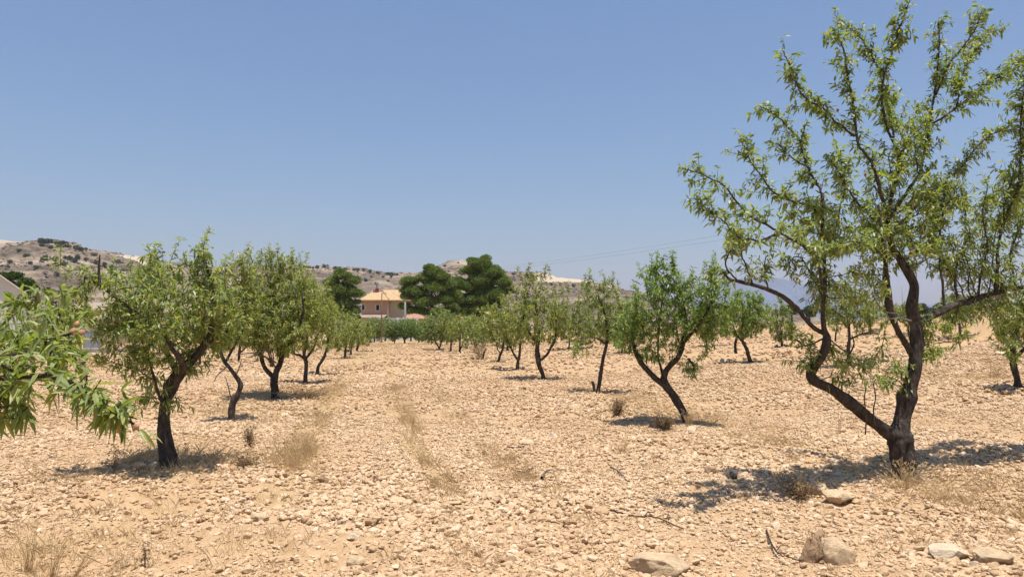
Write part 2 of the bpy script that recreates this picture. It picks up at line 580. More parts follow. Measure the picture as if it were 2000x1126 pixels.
# ------------------------------------------------------------------ dry grass growing along the strips and about the trunks
def blades(mb, r, base, height, lean=0.5, width=0.004, per=14, spread=0.05, mat=0, tint=(0.5, 0.2)):
    n = len(base) * per
    b = np.repeat(base, per, 0) + np.column_stack((r.normal(0, spread, (n, 2)), np.zeros(n)))
    h = np.repeat(height, per) * r.uniform(0.35, 1.15, n)
    a = r.uniform(0, 2 * np.pi, n)
    l = h * np.abs(r.normal(0, lean, n))
    d = np.column_stack((np.cos(a) * l, np.sin(a) * l, h))
    s = np.column_stack((-np.sin(a + r.normal(0, .8, n)), np.cos(a), np.zeros(n))) * (np.asarray(width) * r.uniform(0.6, 1.3, n))[:, None]
    V = np.stack((b - s, b + s, b + d * 0.55 + s * 0.7 - d * [0.12, .12, 0], b + d), 1)
    V2 = np.stack((b - s, b + d * 0.55 + s * 0.7 - d * [0.12, .12, 0], b + d), 1)
    k = np.arange(n)[:, None] * 4
    T = np.concatenate((k + [0, 1, 2], k + [0, 2, 3]))
    mb.add(V.reshape(-1, 3), tris=T, tint=np.repeat(np.clip(r.normal(*tint, n), 0, 1), 4), mat=mat)

def build_grass():
    r = rng(8)
    mb = MB()
    for n, y0, y1, w, per in ((20000, 1.2, 9, 0.0010, 24), (27000, 9, 20, 0.0024, 18), (23000, 20, 80, 0.008, 10)):
        xy = wedge_points(r, n, y0, y1)
        s = strips(xy[:, 0], xy[:, 1])
        p = 0.8 * s * np.clip(0.62 + 0.65 * noise2(xy[:, 0] * 0.8, xy[:, 1] * 0.8, 51), 0, 1.2) + 0.02 + 0.07 * np.clip(noise2(xy[:, 0] * 0.5, xy[:, 1] * 0.5, 52), 0, 1)
        p = p + 0.5 * sstep(rowq(xy[:, 0], xy[:, 1]), 22.5, 24.5) + 0.42 * sstep(xy[:, 1], 22, 34) * np.clip(.5 + 1.4 * noise2(xy[:, 0] * .25, xy[:, 1] * .18, 53), 0, 1.4) + 0.4 * sstep(xy[:, 1], 40, 60)
        ok = r.random(n) < p
        xy, p = xy[ok], p[ok]
        z = gz(xy[:, 0], xy[:, 1])
        h = (0.04 + 0.10 * r.random(len(xy)) ** 1.5) * (0.7 + 0.6 * np.clip(p, 0, 1)) * (1.2 + 0.5 * sstep(xy[:, 1], 25, 60))
        blades(mb, r, np.column_stack((xy, z)), h, 0.55, w, per, 0.05 + 0.03 * (y0 > 8))
    return tag(mb.build("grass", M_STRAW), "thin dry straw coloured grass along the rows", "grass", kind="stuff")
build_grass()

# ------------------------------------------------------------------ hills
def make_hill_mat(name, scar=0.0):
    m, nt, b, o = new_mat(name)
    pos = objpos(nt)
    mp = nt.nodes.new("ShaderNodeMapping")
    mp.inputs["Scale"].default_value = (0.25, 0.25, 2.4)
    nt.links.new(pos, mp.inputs[0])
    terr = noise_tex(nt, 0.05, 6, 0.65, vec=mp.outputs[0], dist=0.5)
    big = noise_tex(nt, 0.012, 5, 0.6, vec=pos)
    fine = noise_tex(nt, 0.16, 6, 0.7, vec=pos)
    c1 = ramp(nt, [(0.30, (0.085, 0.066, 0.050)), (0.47, (0.165, 0.128, 0.094)), (0.58, (0.25, 0.195, 0.142)), (0.70, (0.41, 0.325, 0.235))], terr.outputs[0])
    c2 = mixc(nt, c1.outputs[0], ramp(nt, [(0.38, (0.40, 0.39, 0.36)), (0.58, (1, 1, 1))], fine.outputs[0]).outputs[0], 0.8, 'MULTIPLY')
    c3 = mixc(nt, c2, (0.42, 0.335, 0.24), ramp(nt, [(0.55, (0, 0, 0)), (0.72, (0.7,) * 3)], big.outputs[0]).outputs[0])
    c4 = mixc(nt, c3, (0.43, 0.35, 0.255), attr(nt))
    nt.links.new(c4, b.inputs["Base Color"])
    b.inputs["Roughness"].default_value = 0.95
    b.inputs["Specular IOR Level"].default_value = 0.05
    bump(nt, b, fine.outputs[0], 1.0, 2.0)
    return m
M_HILL = make_hill_mat("hillside")

HILL_TREES = {}
def build_hill(name, prof, D, front, back, seed, scars=(), label="", rough=1.0, mat=None):
    """a ridge D metres away: prof gives the skyline, from which the ground falls to the plain in front and behind"""
    xs = np.array([(p[0] - 1000) / FPX * D for p in prof], float)
    zs = np.array([at(1000, p[1], D)[2] for p in prof], float)
    nx, ny = 340, 110
    X = np.linspace(xs[0], xs[-1], nx)
    fine = np.interp(X, xs, zs)
    t = np.concatenate((np.linspace(-front, 0, ny - 30), np.linspace(0, back, 31)[1:]))
    gx, gt = np.meshgrid(X, t)
    H = np.interp(gx, X, fine)
    s = np.where(gt < 0, 1 + gt / front, 1 - gt / back)
    shape = np.where(gt < 0, s ** 1.15, np.sqrt(np.clip(s, 0, 1)))
    amp = rough * (1 - np.exp(-((gt) / 60.0) ** 2)) * np.clip(s * 3, 0, 1)
    z = (H + 3) * shape - 3
    z = z + amp * (9 * fbm2(gx * 0.012, gt * 0.012, 4, seed) + 2.2 * fbm2(gx * 0.06, gt * 0.06, 3, seed + 9))
    z = z + 0.9 * rough * fbm2(gx * 0.09, gt * 0.02, 3, seed + 4) * np.clip(s * 3, 0, 1)
    st = 7.0                                    # eroded terraces
    zt = np.floor(z / st) * st + st * sstep((z / st) % 1, 0.35, 0.75)
    z = z * 0.55 + zt * 0.45
    V = np.stack((gx, D + gt, z), -1).reshape(-1, 3)
    i = np.arange(len(t) - 1)[:, None] * nx
    j = np.arange(nx - 1)[None]
    Q = np.stack((i + j, i + j + 1, i + nx + j + 1, i + nx + j), -1).reshape(-1, 4)
    sc = np.zeros_like(gx)
    for (x0, x1, t0, t1, k) in scars:
        a, b2 = [(p - 1000) / FPX * D for p in (x0, x1)]
        w = 12 * fbm2(gx * 0.03, gt * 0.03, 3, seed + 20)
        sc = np.maximum(sc, k * sstep(gx + w, a, a + 15) * (1 - sstep(gx + w, b2 - 15, b2)) * sstep(gt + w, t0, t0 + 15) * (1 - sstep(gt + w, t1 - 15, t1)))
    mb = MB()
    mb.add(V, quads=Q, tint=np.clip(sc, 0, 1).ravel())
    o = mb.build(name, mat or M_HILL, smooth=True)
    tag(o, label, kind="structure")
    HILL_TREES[o.name] = BVHTree.FromPolygons([Vector(v) for v in V], Q.tolist())
    return o

hill_far = build_hill("hill", [(-700, 505), (-450, 480), (-100, 462), (0, 467), (40, 474), (150, 489), (225, 494), (262, 498), (300, 505), (350, 515), (420, 520), (500, 519), (560, 518), (600, 518), (640, 519), (700, 523), (740, 528), (780, 533), (830, 532), (880, 540), (960, 555), (1100, 590), (1300, 640)],
                      1000, 430, 260, 101, [(215, 310, -130, 60, 1.0), (-150, 45, -60, 60, 0.7), (430, 560, -170, -90, 0.6)], "dry stony ridge running behind the houses")
hill_near = build_hill("hill", [(-800, 575), (-500, 535), (-250, 503), (-60, 483), (0, 477), (45, 473), (62, 467), (90, 464), (125, 470), (160, 481), (190, 488), (225, 498), (260, 511), (300, 526), (350, 548), (420, 575), (520, 603), (640, 640)],
                       650, 330, 220, 77, [(-40, 60, -60, 30, 0.25)], "dry terraced hill with a rounded top dotted with shrubs")
hill_mid = build_hill("hill", [(720, 640), (780, 570), (830, 532), (860, 516), (880, 510), (900, 507), (915, 513), (940, 524), (975, 529), (1000, 529), (1050, 532), (1100, 541), (1150, 548), (1190, 557), (1230, 567), (1280, 581), (1340, 597), (1420, 616), (1560, 642)],
                      820, 340, 240, 55, [(1040, 1200, -60, 60, 0.95), (850, 925, -50, 40, 0.3)], "low hill with a bare pale top right of the pines")
M_MTN = simple_mat("distant_mountain", (0.045, 0.085, 0.115), 1.0, 0.3, 0.002)  # blue of the hazy distance put into the base colour, besides the air volume
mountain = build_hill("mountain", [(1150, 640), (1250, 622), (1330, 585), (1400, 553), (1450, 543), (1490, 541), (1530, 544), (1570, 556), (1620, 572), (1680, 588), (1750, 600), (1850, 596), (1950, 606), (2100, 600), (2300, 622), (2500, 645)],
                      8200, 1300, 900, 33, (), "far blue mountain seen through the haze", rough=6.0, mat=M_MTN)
# ------------------------------------------------------------------ trees
def unit(v):
    return v / (np.linalg.norm(v, axis=-1, keepdims=True) + 1e-9)

def colonise(att, nodes, step, infl, kill, iters, up=0.12, r=None):
    """space colonisation: twigs grow from the limb points towards the points that fill the crown"""
    P = [np.asarray(p, float) for p in nodes]
    par = [-1] * len(P)
    A = np.asarray(att, float)
    NP = np.array(P)
    for _ in range(iters):
        if not len(A):
            break
        D = np.linalg.norm(A[:, None] - NP[None], axis=2)
        near = D.argmin(1)
        dm = D[np.arange(len(A)), near]
        ok = dm < infl
        if not ok.any():
            infl *= 1.35
            if infl > 3: break
            continue
        new, newp = [], []
        for k in np.unique(near[ok]):
            a = A[ok & (near == k)]
            d = unit(a - NP[k]).mean(0) + np.array((0, 0, up)) + r.normal(0, 0.18, 3)
            q = NP[k] + step * d / (np.linalg.norm(d) + 1e-9)
            new.append(q); newp.append(k)
        NP = np.vstack((NP, new)); par += newp
        D2 = np.linalg.norm(A[:, None] - np.array(new)[None], axis=2).min(1)
        A = A[D2 > kill]
    return NP, np.array(par)

def pipe_radii(P, par, tip, cap, e=2.3):
    n = len(par)
    acc = np.zeros(n)
    rad = np.zeros(n)
    for i in range(n - 1, -1, -1):
        rad[i] = max(acc[i] ** (1 / e) if acc[i] > 0 else 0, tip)
        if par[i] >= 0:
            acc[par[i]] += rad[i] ** e
    return np.minimum(rad, cap)

def edges_mesh(mb, A, B, ra, rb, sides=5, mat=0, tint=0.5):
    """many thin twigs at once: a little prism from each A to its B"""
    n = len(A)
    if not n: return
    T = unit(B - A)
    ref = np.where(np.abs(T[:, 2:3]) > 0.8, np.array([[1.0, 0, 0]]), np.array([[0, 0, 1.0]]))
    U = unit(np.cross(T, ref)); W = np.cross(T, U)
    ang = np.arange(sides) / sides * 2 * np.pi
    ring = np.cos(ang)[None, :, None] * U[:, None] + np.sin(ang)[None, :, None] * W[:, None]
    V = np.concatenate((A[:, None] + ring * ra[:, None, None], B[:, None] + ring * rb[:, None, None]), 1)
    k = np.arange(n)[:, None, None] * (2 * sides)
    j = np.arange(sides)
    q = np.stack((j, (j + 1) % sides, sides + (j + 1) % sides, sides + j), -1)[None] + k
    mb.add(V.reshape(-1, 3), quads=q.reshape(-1, 4), mat=mat, tint=tint)

def leaves(mb, r, pos, axis_, up, L, W, droop, tint, mat=0, fine=False):
    n = len(pos)
    if not n: return
    a = unit(axis_)
    s = unit(np.cross(a, up)); nrm = unit(np.cross(s, a))
    L = np.asarray(L)[:, None]; W = np.asarray(W)[:, None]; dr = np.asarray(droop)[:, None]
    down = np.array([[0, 0, -1.0]])
    def pt(t):
        return pos + a * (L * t) + down * (dr * L * t * t)
    if fine:                                    # folded along the midrib, three cross rows
        rows = [pt(0)]
        for t, w in ((0.22, 0.72), (0.5, 1.0), (0.78, 0.66)):
            c = pt(t)
            rows += [c + s * W * w * .5 + nrm * W * .16 * w, c, c - s * W * w * .5 + nrm * W * .16 * w]
        rows.append(pt(1))
        V = np.stack(rows, 1)
        k = np.arange(n)[:, None] * 11
        T = np.concatenate([k + t for t in ([0, 2, 1], [0, 3, 2], [7, 8, 10], [8, 9, 10])])
        Q = np.concatenate([k + t for t in ([1, 2, 5, 4], [2, 3, 6, 5], [4, 5, 8, 7], [5, 6, 9, 8])])
        mb.add(V.reshape(-1, 3), tris=T, quads=Q, tint=np.repeat(tint, 11), mat=mat)
    else:
        c1, c2 = pt(0.3), pt(0.68)
        V = np.stack((pt(0), c1 + s * W * .46, c1 - s * W * .46, c2 + s * W * .42, c2 - s * W * .42, pt(1)), 1)
        k = np.arange(n)[:, None] * 6
        T = np.concatenate([k + t for t in ([0, 2, 1], [3, 4, 5])])
        Q = k + np.array([1, 2, 4, 3])
        mb.add(V.reshape(-1, 3), tris=T, quads=Q, tint=np.repeat(tint, 6), mat=mat)

def spur_leaves(mb, r, P, D, per, L, W, tint_mu, tint_sd=0.2, droop=(0.05, 0.5), fine=False, mat=0, spread=0.9):
    """tufts of narrow hanging leaves at P about the twig direction D"""
    n = len(P)
    if not n: return
    cnt = np.clip(r.poisson(per, n), 2, None)
    idx = np.repeat(np.arange(n), cnt)
    m = len(idx)
    d = unit(D)[idx]
    rnd = unit(r.normal(size=(m, 3)))
    rad = unit(rnd - d * np.sum(rnd * d, 1)[:, None])
    ax = unit(d * r.uniform(0.1, 0.9, m)[:, None] + rad * spread + np.array([[0, 0, -1.0]]) * r.uniform(-0.45, 0.75, m)[:, None])
    up = unit(np.array([[0, 0, 1.0]]) + r.normal(0, 0.45, (m, 3)))
    pos = P[idx] + r.normal(0, 0.012, (m, 3))
    ln = L * r.uniform(0.6, 1.2, m)
    clump = np.clip(r.normal(0, 0.12, n), -.3, .3)[idx]
    tt = np.clip(r.normal(tint_mu, tint_sd, m) + clump, 0, 0.97)
    tt[r.random(m) < 0.012] = 1.0
    leaves(mb, r, pos, ax, up, ln, W * ln / L * r.uniform(0.8, 1.15, m), r.uniform(*droop, m), tt, mat, fine)

class Tree:
    """an almond tree: traced trunk and limbs, a crown of twigs and leaves that fills the lobes given"""
    def __init__(s, base, seed, name="almond_tree", label=None, group=None, Y=None, cat="tree"):
        s.r = rng(seed); s.seed = seed
        s.base = ground_at(*base) if Y is None else at(base[0], base[1], Y)
        if Y is not None:
            s.base[2] = gz(s.base[0], s.base[1])
        s.Y = s.base[1]
        s.m = s.Y / FPX                                   # metres per photo pixel at this tree
        s.root = empty(name, s.base, label, cat, group)
        s.wood = []                                       # (points, radii): where twigs may start
        s.crown = MB(); s.nL = 0
    def loc(s, p):
        """(px, py[, metres farther]) -> local coordinates"""
        return at(p[0], p[1], s.Y + (p[2] if len(p) > 2 else 0.0)) - s.base
    def line(s, pts, n_per=6):
        P = np.array([s.loc((p[0], p[1], p[3] if len(p) > 3 else 0.0)) for p in pts])
        R = np.array([p[2] for p in pts]) * s.m * 0.88
        S = smooth_line(np.column_stack((P, R)), n_per)
        return S[:, :3], np.clip(S[:, 3], 0.002, None)
    def limb(s, name, pts, sides=12, rough=0.22, sprout=True, mat=None, flare=False, start=0.35):
        P, R = s.line(pts)
        R = R * 0.86                              # the rough bark adds to the outline
        if flare:
            P[0][2] = min(P[0][2], 0.0) - 0.08
            k = np.exp(-np.clip(P[:, 2], 0, None) / (R[0] * 1.6))
            R = R * (1 + 0.30 * k)
        mb = MB()
        # knots and bulges
        nk = max(1, len(P) // 8)
        for c in s.r.choice(len(P), nk):
            R = R * (1 + s.r.uniform(-0.06, 0.13) * np.exp(-((np.arange(len(P)) - c) / 1.3) ** 2))
        tube(mb, P, R, sides, rough, s.seed + len(s.wood))
        mb.build(name, mat or M_BARK, s.root, smooth=True)
        if sprout:
            k = int(len(P) * start)
            s.wood.append((P[k:], R[k:]))
        return P, R
    def lobes(s, lobes, dens=60, step=0.13, kill=0.2, infl=0.8, per=6, leaf=0.075, tint=0.45, every=1, shoots=10, fill=1.0, width=0.25, tip=0.0028, twigmax=0.02, top=None, fine=False, spread=0.9):
        """lobes: (px, py, half width px, half height px[, metres farther[, depth half width m]])"""
        r = s.r
        att = []
        for L in lobes:
            c = s.loc((L[0], L[1], L[4] if len(L) > 4 else 0.0))
            h = np.array((L[2] * s.m, L[5] if len(L) > 5 else max(0.35, 0.9 * L[2] * s.m), L[3] * s.m))
            n = max(6, int(16.0 * dens * 4.19 * h[0] * h[1] * h[2] * fill))
            u = unit(r.normal(size=(n, 3))) * (r.random(n) ** 0.42)[:, None]
            a = c + u * h
            hole = noise3(a[:, 0] * 1.6 + s.seed, a[:, 1] * 1.6, a[:, 2] * 1.6, s.seed)
            att.append(a[hole > -0.42])
        att = np.concatenate(att)
        step, kill, every = step * 0.72, kill * 0.55, every * 3
        roots = np.concatenate([p[::2] for p, _ in s.wood])
        rcap = np.concatenate([q[::2] for _, q in s.wood])
        P, par = colonise(att, roots, step, infl, kill, 70, 0.15, r)
        n0 = len(roots)
        rad = pipe_radii(P, par, tip, np.concatenate((rcap, np.full(len(P) - n0, twigmax))))
        e = np.arange(n0, len(P))
        ra = np.minimum(rad[par[e]], rad[e] * 1.25)
        edges_mesh(s.crown, P[par[e]], P[e], ra, rad[e], 5, 1)
        D = unit(P[e] - P[par[e]])
        # leafy spurs on the thin twigs
        k = rad[e] < 0.0095
        Pt, Dt = P[e][k], D[k]
        Q = P[par[e]][k]
        reps = max(1, int(every))
        f = r.random((reps, len(Pt)))[..., None]
        S = (Q[None] + (Pt - Q)[None] * f).reshape(-1, 3) + r.normal(0, 0.025, (reps * len(Pt), 3))
        DD = unit(np.tile(Dt, (reps, 1)) + r.normal(0, 0.35, (reps * len(Pt), 3)))
        spur_leaves(s.crown, r, S, DD, per, leaf, leaf * width, tint, fine=fine, spread=spread)
        # upright leafy shoots out of the top of the crown
        ch = np.bincount(par[e], minlength=len(P))
        tips = e[(ch[e] == 0)]
        if len(tips) and shoots:
            w = P[tips][:, 2]
            pr = np.exp((w - w.max()) * 1.6)
            for t in r.choice(tips, min(shoots, len(tips)), replace=False, p=pr / pr.sum()):
                s.shoot(P[t], unit(D[t - n0] * 0.5 + np.array((0, 0, 1.0)) + r.normal(0, 0.25, 3)), r.uniform(0.10, 0.30), leaf, tint, width)
        if top:
            for (px, py, ln) in top:                       # the shoots that stand out against the sky
                q = s.loc((px, py, r.uniform(-.3, .3)))
                d = unit(np.array((r.normal(0, .18), r.normal(0, .15), 1.0)))
                s.shoot(q - d * ln * s.m, d, ln * s.m, leaf, tint, width)
        return P, par
    def shoot(s, p, d, length, leaf=0.075, tint=0.45, width=0.25, gap=0.026, per=4.0, rad=0.004, fine=False):
        r = s.r
        n = max(4, int(length / 0.06))
        t = np.linspace(0, 1, n)[:, None]
        bend = r.normal(0, 0.10, 3); bend[2] = -abs(bend[2]) * 0.5
        L = p + d * length * t + bend * length * t * t
        edges_mesh(s.crown, L[:-1], L[1:], np.linspace(rad, 0.0016, n)[:-1], np.linspace(rad, 0.0016, n)[1:], 4, 1)
        m = max(3, int(length / gap))
        tt = np.linspace(0.08, 1.0, m)
        S = np.column_stack([np.interp(tt, t[:, 0], L[:, c]) for c in range(3)])
        D = np.tile(unit(d), (m, 1))
        spur_leaves(s.crown, r, S, D, per, leaf, leaf * width, tint, fine=fine)
    def wand(s, pts, leaf=0.070, tint=0.46, gap=0.019, per=5.4, side=0.085, name="branch", bare=0.15, slen=(0.08, 0.34), width=0.31):
        """a traced branch clothed in leafy spurs, with short leafy side shoots"""
        P, R = s.line(pts, 8)
        R = R * 0.70
        r = s.r
        P = P + np.cumsum(r.normal(0, 0.0035, P.shape), 0)
        mb = MB()
        tube(mb, P, R, 7, 0.16, s.seed + len(P))
        mb.build(name, M_BRANCH, s.root, smooth=True)
        seg = np.linalg.norm(np.diff(P, axis=0), axis=1)
        cum = np.concatenate(([0], np.cumsum(seg)))
        T = np.gradient(P, axis=0)
        def sample(A, x):
            return np.column_stack([np.interp(x, cum, A[:, c]) for c in range(3)])
        x = np.arange(cum[-1] * bare, cum[-1], gap)
        x = x + r.uniform(-.02, .02, len(x))
        # the branch is leafy in stretches, with barer gaps between
        keep = noise3(x * 3.1, s.seed * 1.7 + P[0, 0] * 9, P[0, 2] * 7, 3) + 0.9 * sstep(x / cum[-1], .55, 1) > -0.30
        x = x[keep]
        S, D = sample(P, x), unit(sample(T, x))
        rn = r.normal(size=S.shape)
        rn = unit(rn - D * np.sum(rn * D, 1)[:, None] + [0, 0, .35])
        off = np.abs(r.normal(0, .045, len(x)))[:, None] + .008
        E = S + rn * off + D * off * .6
        edges_mesh(s.crown, S, E, np.full(len(x), .0022), np.full(len(x), .0014), 4, 1)
        spur_leaves(s.crown, r, E, unit(D * .5 + rn), per, leaf, leaf * width, tint)
        n = int(cum[-1] * (1 - bare) / side)
        for xx in r.uniform(cum[-1] * bare, cum[-1] * 0.98, n):
            q, d = sample(P, [xx])[0], unit(sample(T, [xx]))[0]
            rn = r.normal(size=3); rn -= d * (rn @ d)
            dd = unit(d * r.uniform(0.3, 1.0) + unit(rn) * 0.8 + np.array((0, 0, 0.3)))
            s.shoot(q, dd, r.uniform(*slen) * (1.25 - 0.6 * xx / cum[-1]), leaf, tint, width, 0.026, 4.0, 0.003)
    def bare_twig(s, pts, mat=None, name="dead_branch"):
        P, R = s.line(pts, 5)
        mb = MB()
        tube(mb, P, R, 6, 0.15, s.seed)
        return mb.build(name, mat or M_GREYTWIG, s.root, smooth=True)
    def fruit(s, px, py, dy, size=0.02):
        c = s.loc((px, py, dy))
        v, f = ico(2)
        v = v * np.array((0.75, 0.55, 1.0)) * size
        v[:, 2] -= 0.25 * np.abs(v[:, 0])
        mb = MB(); mb.add(v, tris=f)
        o = mb.build("almond", M_HUSK, s.root, loc=c, smooth=True)
        o.rotation_euler = tuple(s.r.normal(0, 0.5, 3))
    def done(s, leafmat=None):
        s.crown.build("crown", [leafmat or M_LEAF, M_TWIG], s.root)
        return s.root

def shade(name, k, warm=0.0):
    """the leaf colour of one kind of tree: k scales it, warm moves it to yellow"""
    st = [(p, (min(1, c[0] * k * (1 + warm)), c[1] * k, c[2] * k * (1 - warm))) for p, c in LEAF_STOPS]
    return make_leaf(name, st, (0.22 * k, 0.26 * k, 0.12 * k))
M_LEAF_YELLOW = shade("almond_leaf_yellowish", 1.05, 0.04)
M_LEAF_FRESH = make_leaf("almond_leaf_fresh", [(p, (c[0] * 0.90, c[1] * 1.03, c[2] * 0.92)) for p, c in LEAF_STOPS], (0.19, 0.26, 0.11))

ROW_L, ROW_R = "almond trees of the row left of the lane", "almond trees of the row right of the lane"

# --- the tall open tree at the right edge
t = Tree((1768, 937), 11, label="tallest almond tree, open crown of long arching branches on a low forked trunk", group=ROW_R)
t.limb("trunk", [(1769, 945, 28), (1766, 905, 27), (1760, 868, 29), (1757, 845, 27), (1762, 825, 20), (1769, 795, 19.5), (1773, 776, 23), (1777, 757, 17.5), (1785, 720, 16.5), (1791, 680, 15.5), (1790, 650, 14.5), (1786, 625, 13), (1781, 604, 14.5), (1784, 575, 12), (1784, 555, 10.5), (1772, 530, 10), (1757, 505, 8.5), (1742, 482, 7.5), (1735, 450, 6.5), (1737, 425, 6)], 26, 0.26, flare=True)
t.limb("limb", [(1752, 858, 17), (1735, 845, 16, -.05), (1700, 818, 14.5, -.1), (1660, 785, 13.5, -.2), (1625, 760, 12.5, -.25), (1592, 745, 12.5, -.3), (1583, 728, 11.5, -.3), (1596, 708, 11, -.32), (1611, 685, 10.5, -.35), (1615, 660, 9.5, -.35), (1609, 638, 7, -.35), (1607, 600, 5.8, -.35), (1611, 550, 5.2, -.35), (1609, 500, 4.8, -.3), (1606, 450, 4, -.3), (1606, 377, 3.6, -.3)], 14, 0.22)
t.limb("limb", [(1608, 650, 6, -.35), (1590, 640, 5.5, -.4), (1572, 622, 4.5, -.5), (1556, 602, 5.8, -.6), (1530, 580, 5.4, -.7), (1500, 565, 5, -.8), (1470, 556, 4.4, -.9), (1445, 550, 3.8, -1.0), (1425, 545, 3.2, -1.05), (1412, 530, 2, -1.1)], 9, 0.25)
t.limb("limb", [(1792, 632, 12, .05), (1815, 620, 9.5, .1), (1840, 606, 10, .2), (1862, 597, 8.5, .3), (1885, 590, 8.5, .4), (1915, 580, 7, .5), (1940, 573, 7.5, .6), (1965, 566, 6, .7), (2000, 560, 5.5, .8), (2050, 552, 4.5, 1.0), (2100, 540, 3, 1.1)], 12, 0.24)
t.limb("limb", [(1780, 690, 9, .0), (1770, 672, 8.5, -.1), (1752, 642, 7, -.2), (1742, 610, 6.5, -.25), (1736, 570, 6, -.3), (1731, 530, 5.5, -.35), (1728, 490, 5, -.4), (1722, 450, 4, -.4), (1715, 400, 3, -.4)], 9, 0.2)
t.limb("limb", [(1768, 668, 6.5, .1), (1750, 640, 6, .25), (1733, 600, 5, .3), (1727, 560, 4.5, .35), (1730, 510, 4, .4), (1748, 450, 3, .5)], 8, 0.2)
W = t.wand
W([(1737, 425, 6), (1745, 385, 5.5, .1), (1757, 350, 5, .1), (1762, 302, 4.5, .1), (1744, 262, 4.2, 0), (1731, 205, 3.8, -.1), (1738, 146, 3.2, -.1), (1760, 98, 2.8, -.1), (1774, 48, 2.2, -.1), (1786, 8, 1.4, -.1)])
W([(1738, 420, 6, .05), (1770, 382, 5.5, .3), (1797, 342, 5, .45), (1810, 288, 4.8, .5), (1817, 231, 4.2, .5), (1828, 178, 3.6, .5), (1833, 111, 2.8, .5), (1832, 55, 1.6, .5)], bare=.3)
W([(1817, 243, 4, .5), (1855, 217, 3.6, .6), (1895, 186, 3.2, .75), (1939, 153, 2.8, .9), (1979, 138, 2.3, 1.0), (2015, 105, 1.6, 1.1)], bare=.1)
W([(1825, 190, 3.2, .5), (1850, 133, 2.8, .3), (1881, 93, 2.4, .2), (1904, 53, 2, .1), (1919, 20, 1.3, .1)], bare=.1)
W([(1868, 207, 2.8, .6), (1890, 124, 2.2, .8), (1917, 84, 1.9, .9), (1940, 55, 1.3, 1.0)], bare=.1)
W([(1735, 430, 5.5), (1722, 380, 5, -.2), (1706, 329, 4.6, -.3), (1688, 298, 4.2, -.4), (1671, 272, 4, -.5), (1663, 213, 3.5, -.6), (1653, 164, 3, -.7), (1645, 111, 2.4, -.8), (1624, 68, 1.4, -.9)], bare=.2)
W([(1669, 266, 3.4, -.5), (1633, 235, 3, -.6), (1606, 213, 2.7, -.6), (1566, 190, 2.4, -.7), (1546, 146, 2, -.7), (1524, 102, 1.3, -.7)], bare=.05)
W([(1745, 268, 3.6, 0), (1735, 220, 3.2, .5), (1721, 160, 2.8, .8), (1704, 115, 2.4, .9), (1684, 84, 2, .9), (1660, 60, 1.7, .9), (1628, 38, 1.2, .9)], bare=.1)
W([(1606, 377, 3.6, -.3), (1588, 340, 3.2, -.2), (1573, 302, 3, -.1), (1562, 266, 2.7, 0), (1542, 240, 2.3, 0), (1520, 218, 2, 0), (1491, 198, 1.3, 0)], bare=.0)
W([(1583, 330, 2.6, -.2), (1548, 306, 2.2, -.4), (1520, 278, 1.3, -.5)], bare=.05)
W([(1608, 640, 5, -.4), (1603, 560, 4.5, -.6), (1592, 510, 4.2, -.8), (1570, 484, 3.8, -.9), (1540, 466, 3.5, -1.0), (1491, 440, 3.1, -1.1), (1460, 422, 2.8, -1.1), (1433, 391, 2.5, -1.1), (1415, 368, 2.2, -1.1), (1384, 351, 1.8, -1.1), (1353, 339, 1.5, -1.1), (1332, 333, 1.1, -1.1)], bare=.3)
W([(1608, 430, 4, -.3), (1588, 403, 3.4, -.5), (1548, 391, 3, -.7), (1513, 377, 2.6, -.8), (1486, 355, 2.2, -.8), (1460, 320, 1.8, -.8), (1437, 270, 1.1, -.8)], bare=.08)
W([(1520, 455, 3, -1.0), (1477, 470, 2.6, -1.3), (1446, 463, 2.2, -1.4), (1429, 447, 2, -1.4), (1411, 431, 1.7, -1.4), (1384, 413, 1.5, -1.4), (1357, 385, 1, -1.4)], bare=.3)
W([(1744, 450, 4.5, .1), (1785, 410, 4, .5), (1810, 382, 3.7, .7), (1840, 352, 3.4, .9), (1877, 324, 3, 1.1), (1904, 284, 2.6, 1.2), (1930, 258, 2.2, 1.3), (1968, 238, 1.4, 1.4)], bare=.25)
W([(1948, 570, 5.5, .6), (1946, 525, 5, .5), (1950, 455, 4.6, .4), (1968, 405, 4.4, .4), (1985, 370, 4.2, .3), (1992, 300, 3.6, .3), (1990, 240, 3, .3), (1994, 180, 2.3, .3), (1999, 120, 1.4, .3)], bare=.25)
W([(1845, 603, 4.5, .2), (1838, 545, 4, .2), (1829, 480, 3.4, .3), (1836, 420, 2.8, .4), (1845, 350, 1.6, .5)], bare=.25)
W([(1872, 594, 4, .3), (1866, 535, 3.4, .5), (1880, 470, 2.8, .7), (1878, 415, 2.2, .8), (1870, 365, 1.4, .8)], bare=.25)
W([(1910, 582, 4, .5), (1918, 530, 3.4, .4), (1925, 480, 2.8, .3), (1915, 420, 2.2, .2), (1925, 360, 1.4, .1)], bare=.2)
W([(1985, 563, 4, .8), (1970, 500, 3.4, .9), (1985, 450, 2.8, 1.0), (1975, 400, 2, 1.0), (1960, 330, 1.3, 1.0)], bare=.15)
W([(1608, 500, 3.5, -.3), (1630, 450, 3, -.1), (1640, 400, 2.6, 0), (1650, 350, 2.2, .1), (1640, 300, 1.4, .1)], bare=.1)
W([(1735, 450, 4, 0), (1700, 420, 3.4, -.3), (1672, 392, 3, -.5), (1650, 350, 2.6, -.7), (1632, 318, 1.6, -.8)], bare=.1)
W([(1731, 500, 3, -.4), (1700, 480, 2.7, -.5), (1668, 470, 2.3, -.7), (1640, 478, 1.8, -.8), (1618, 495, 1.2, -.9)], bare=.1)
W([(1610, 590, 3, -.35), (1590, 545, 2.6, -.2), (1572, 510, 2.3, -.1), (1550, 500, 1.8, 0), (1530, 520, 1.2, 0)], bare=.15)
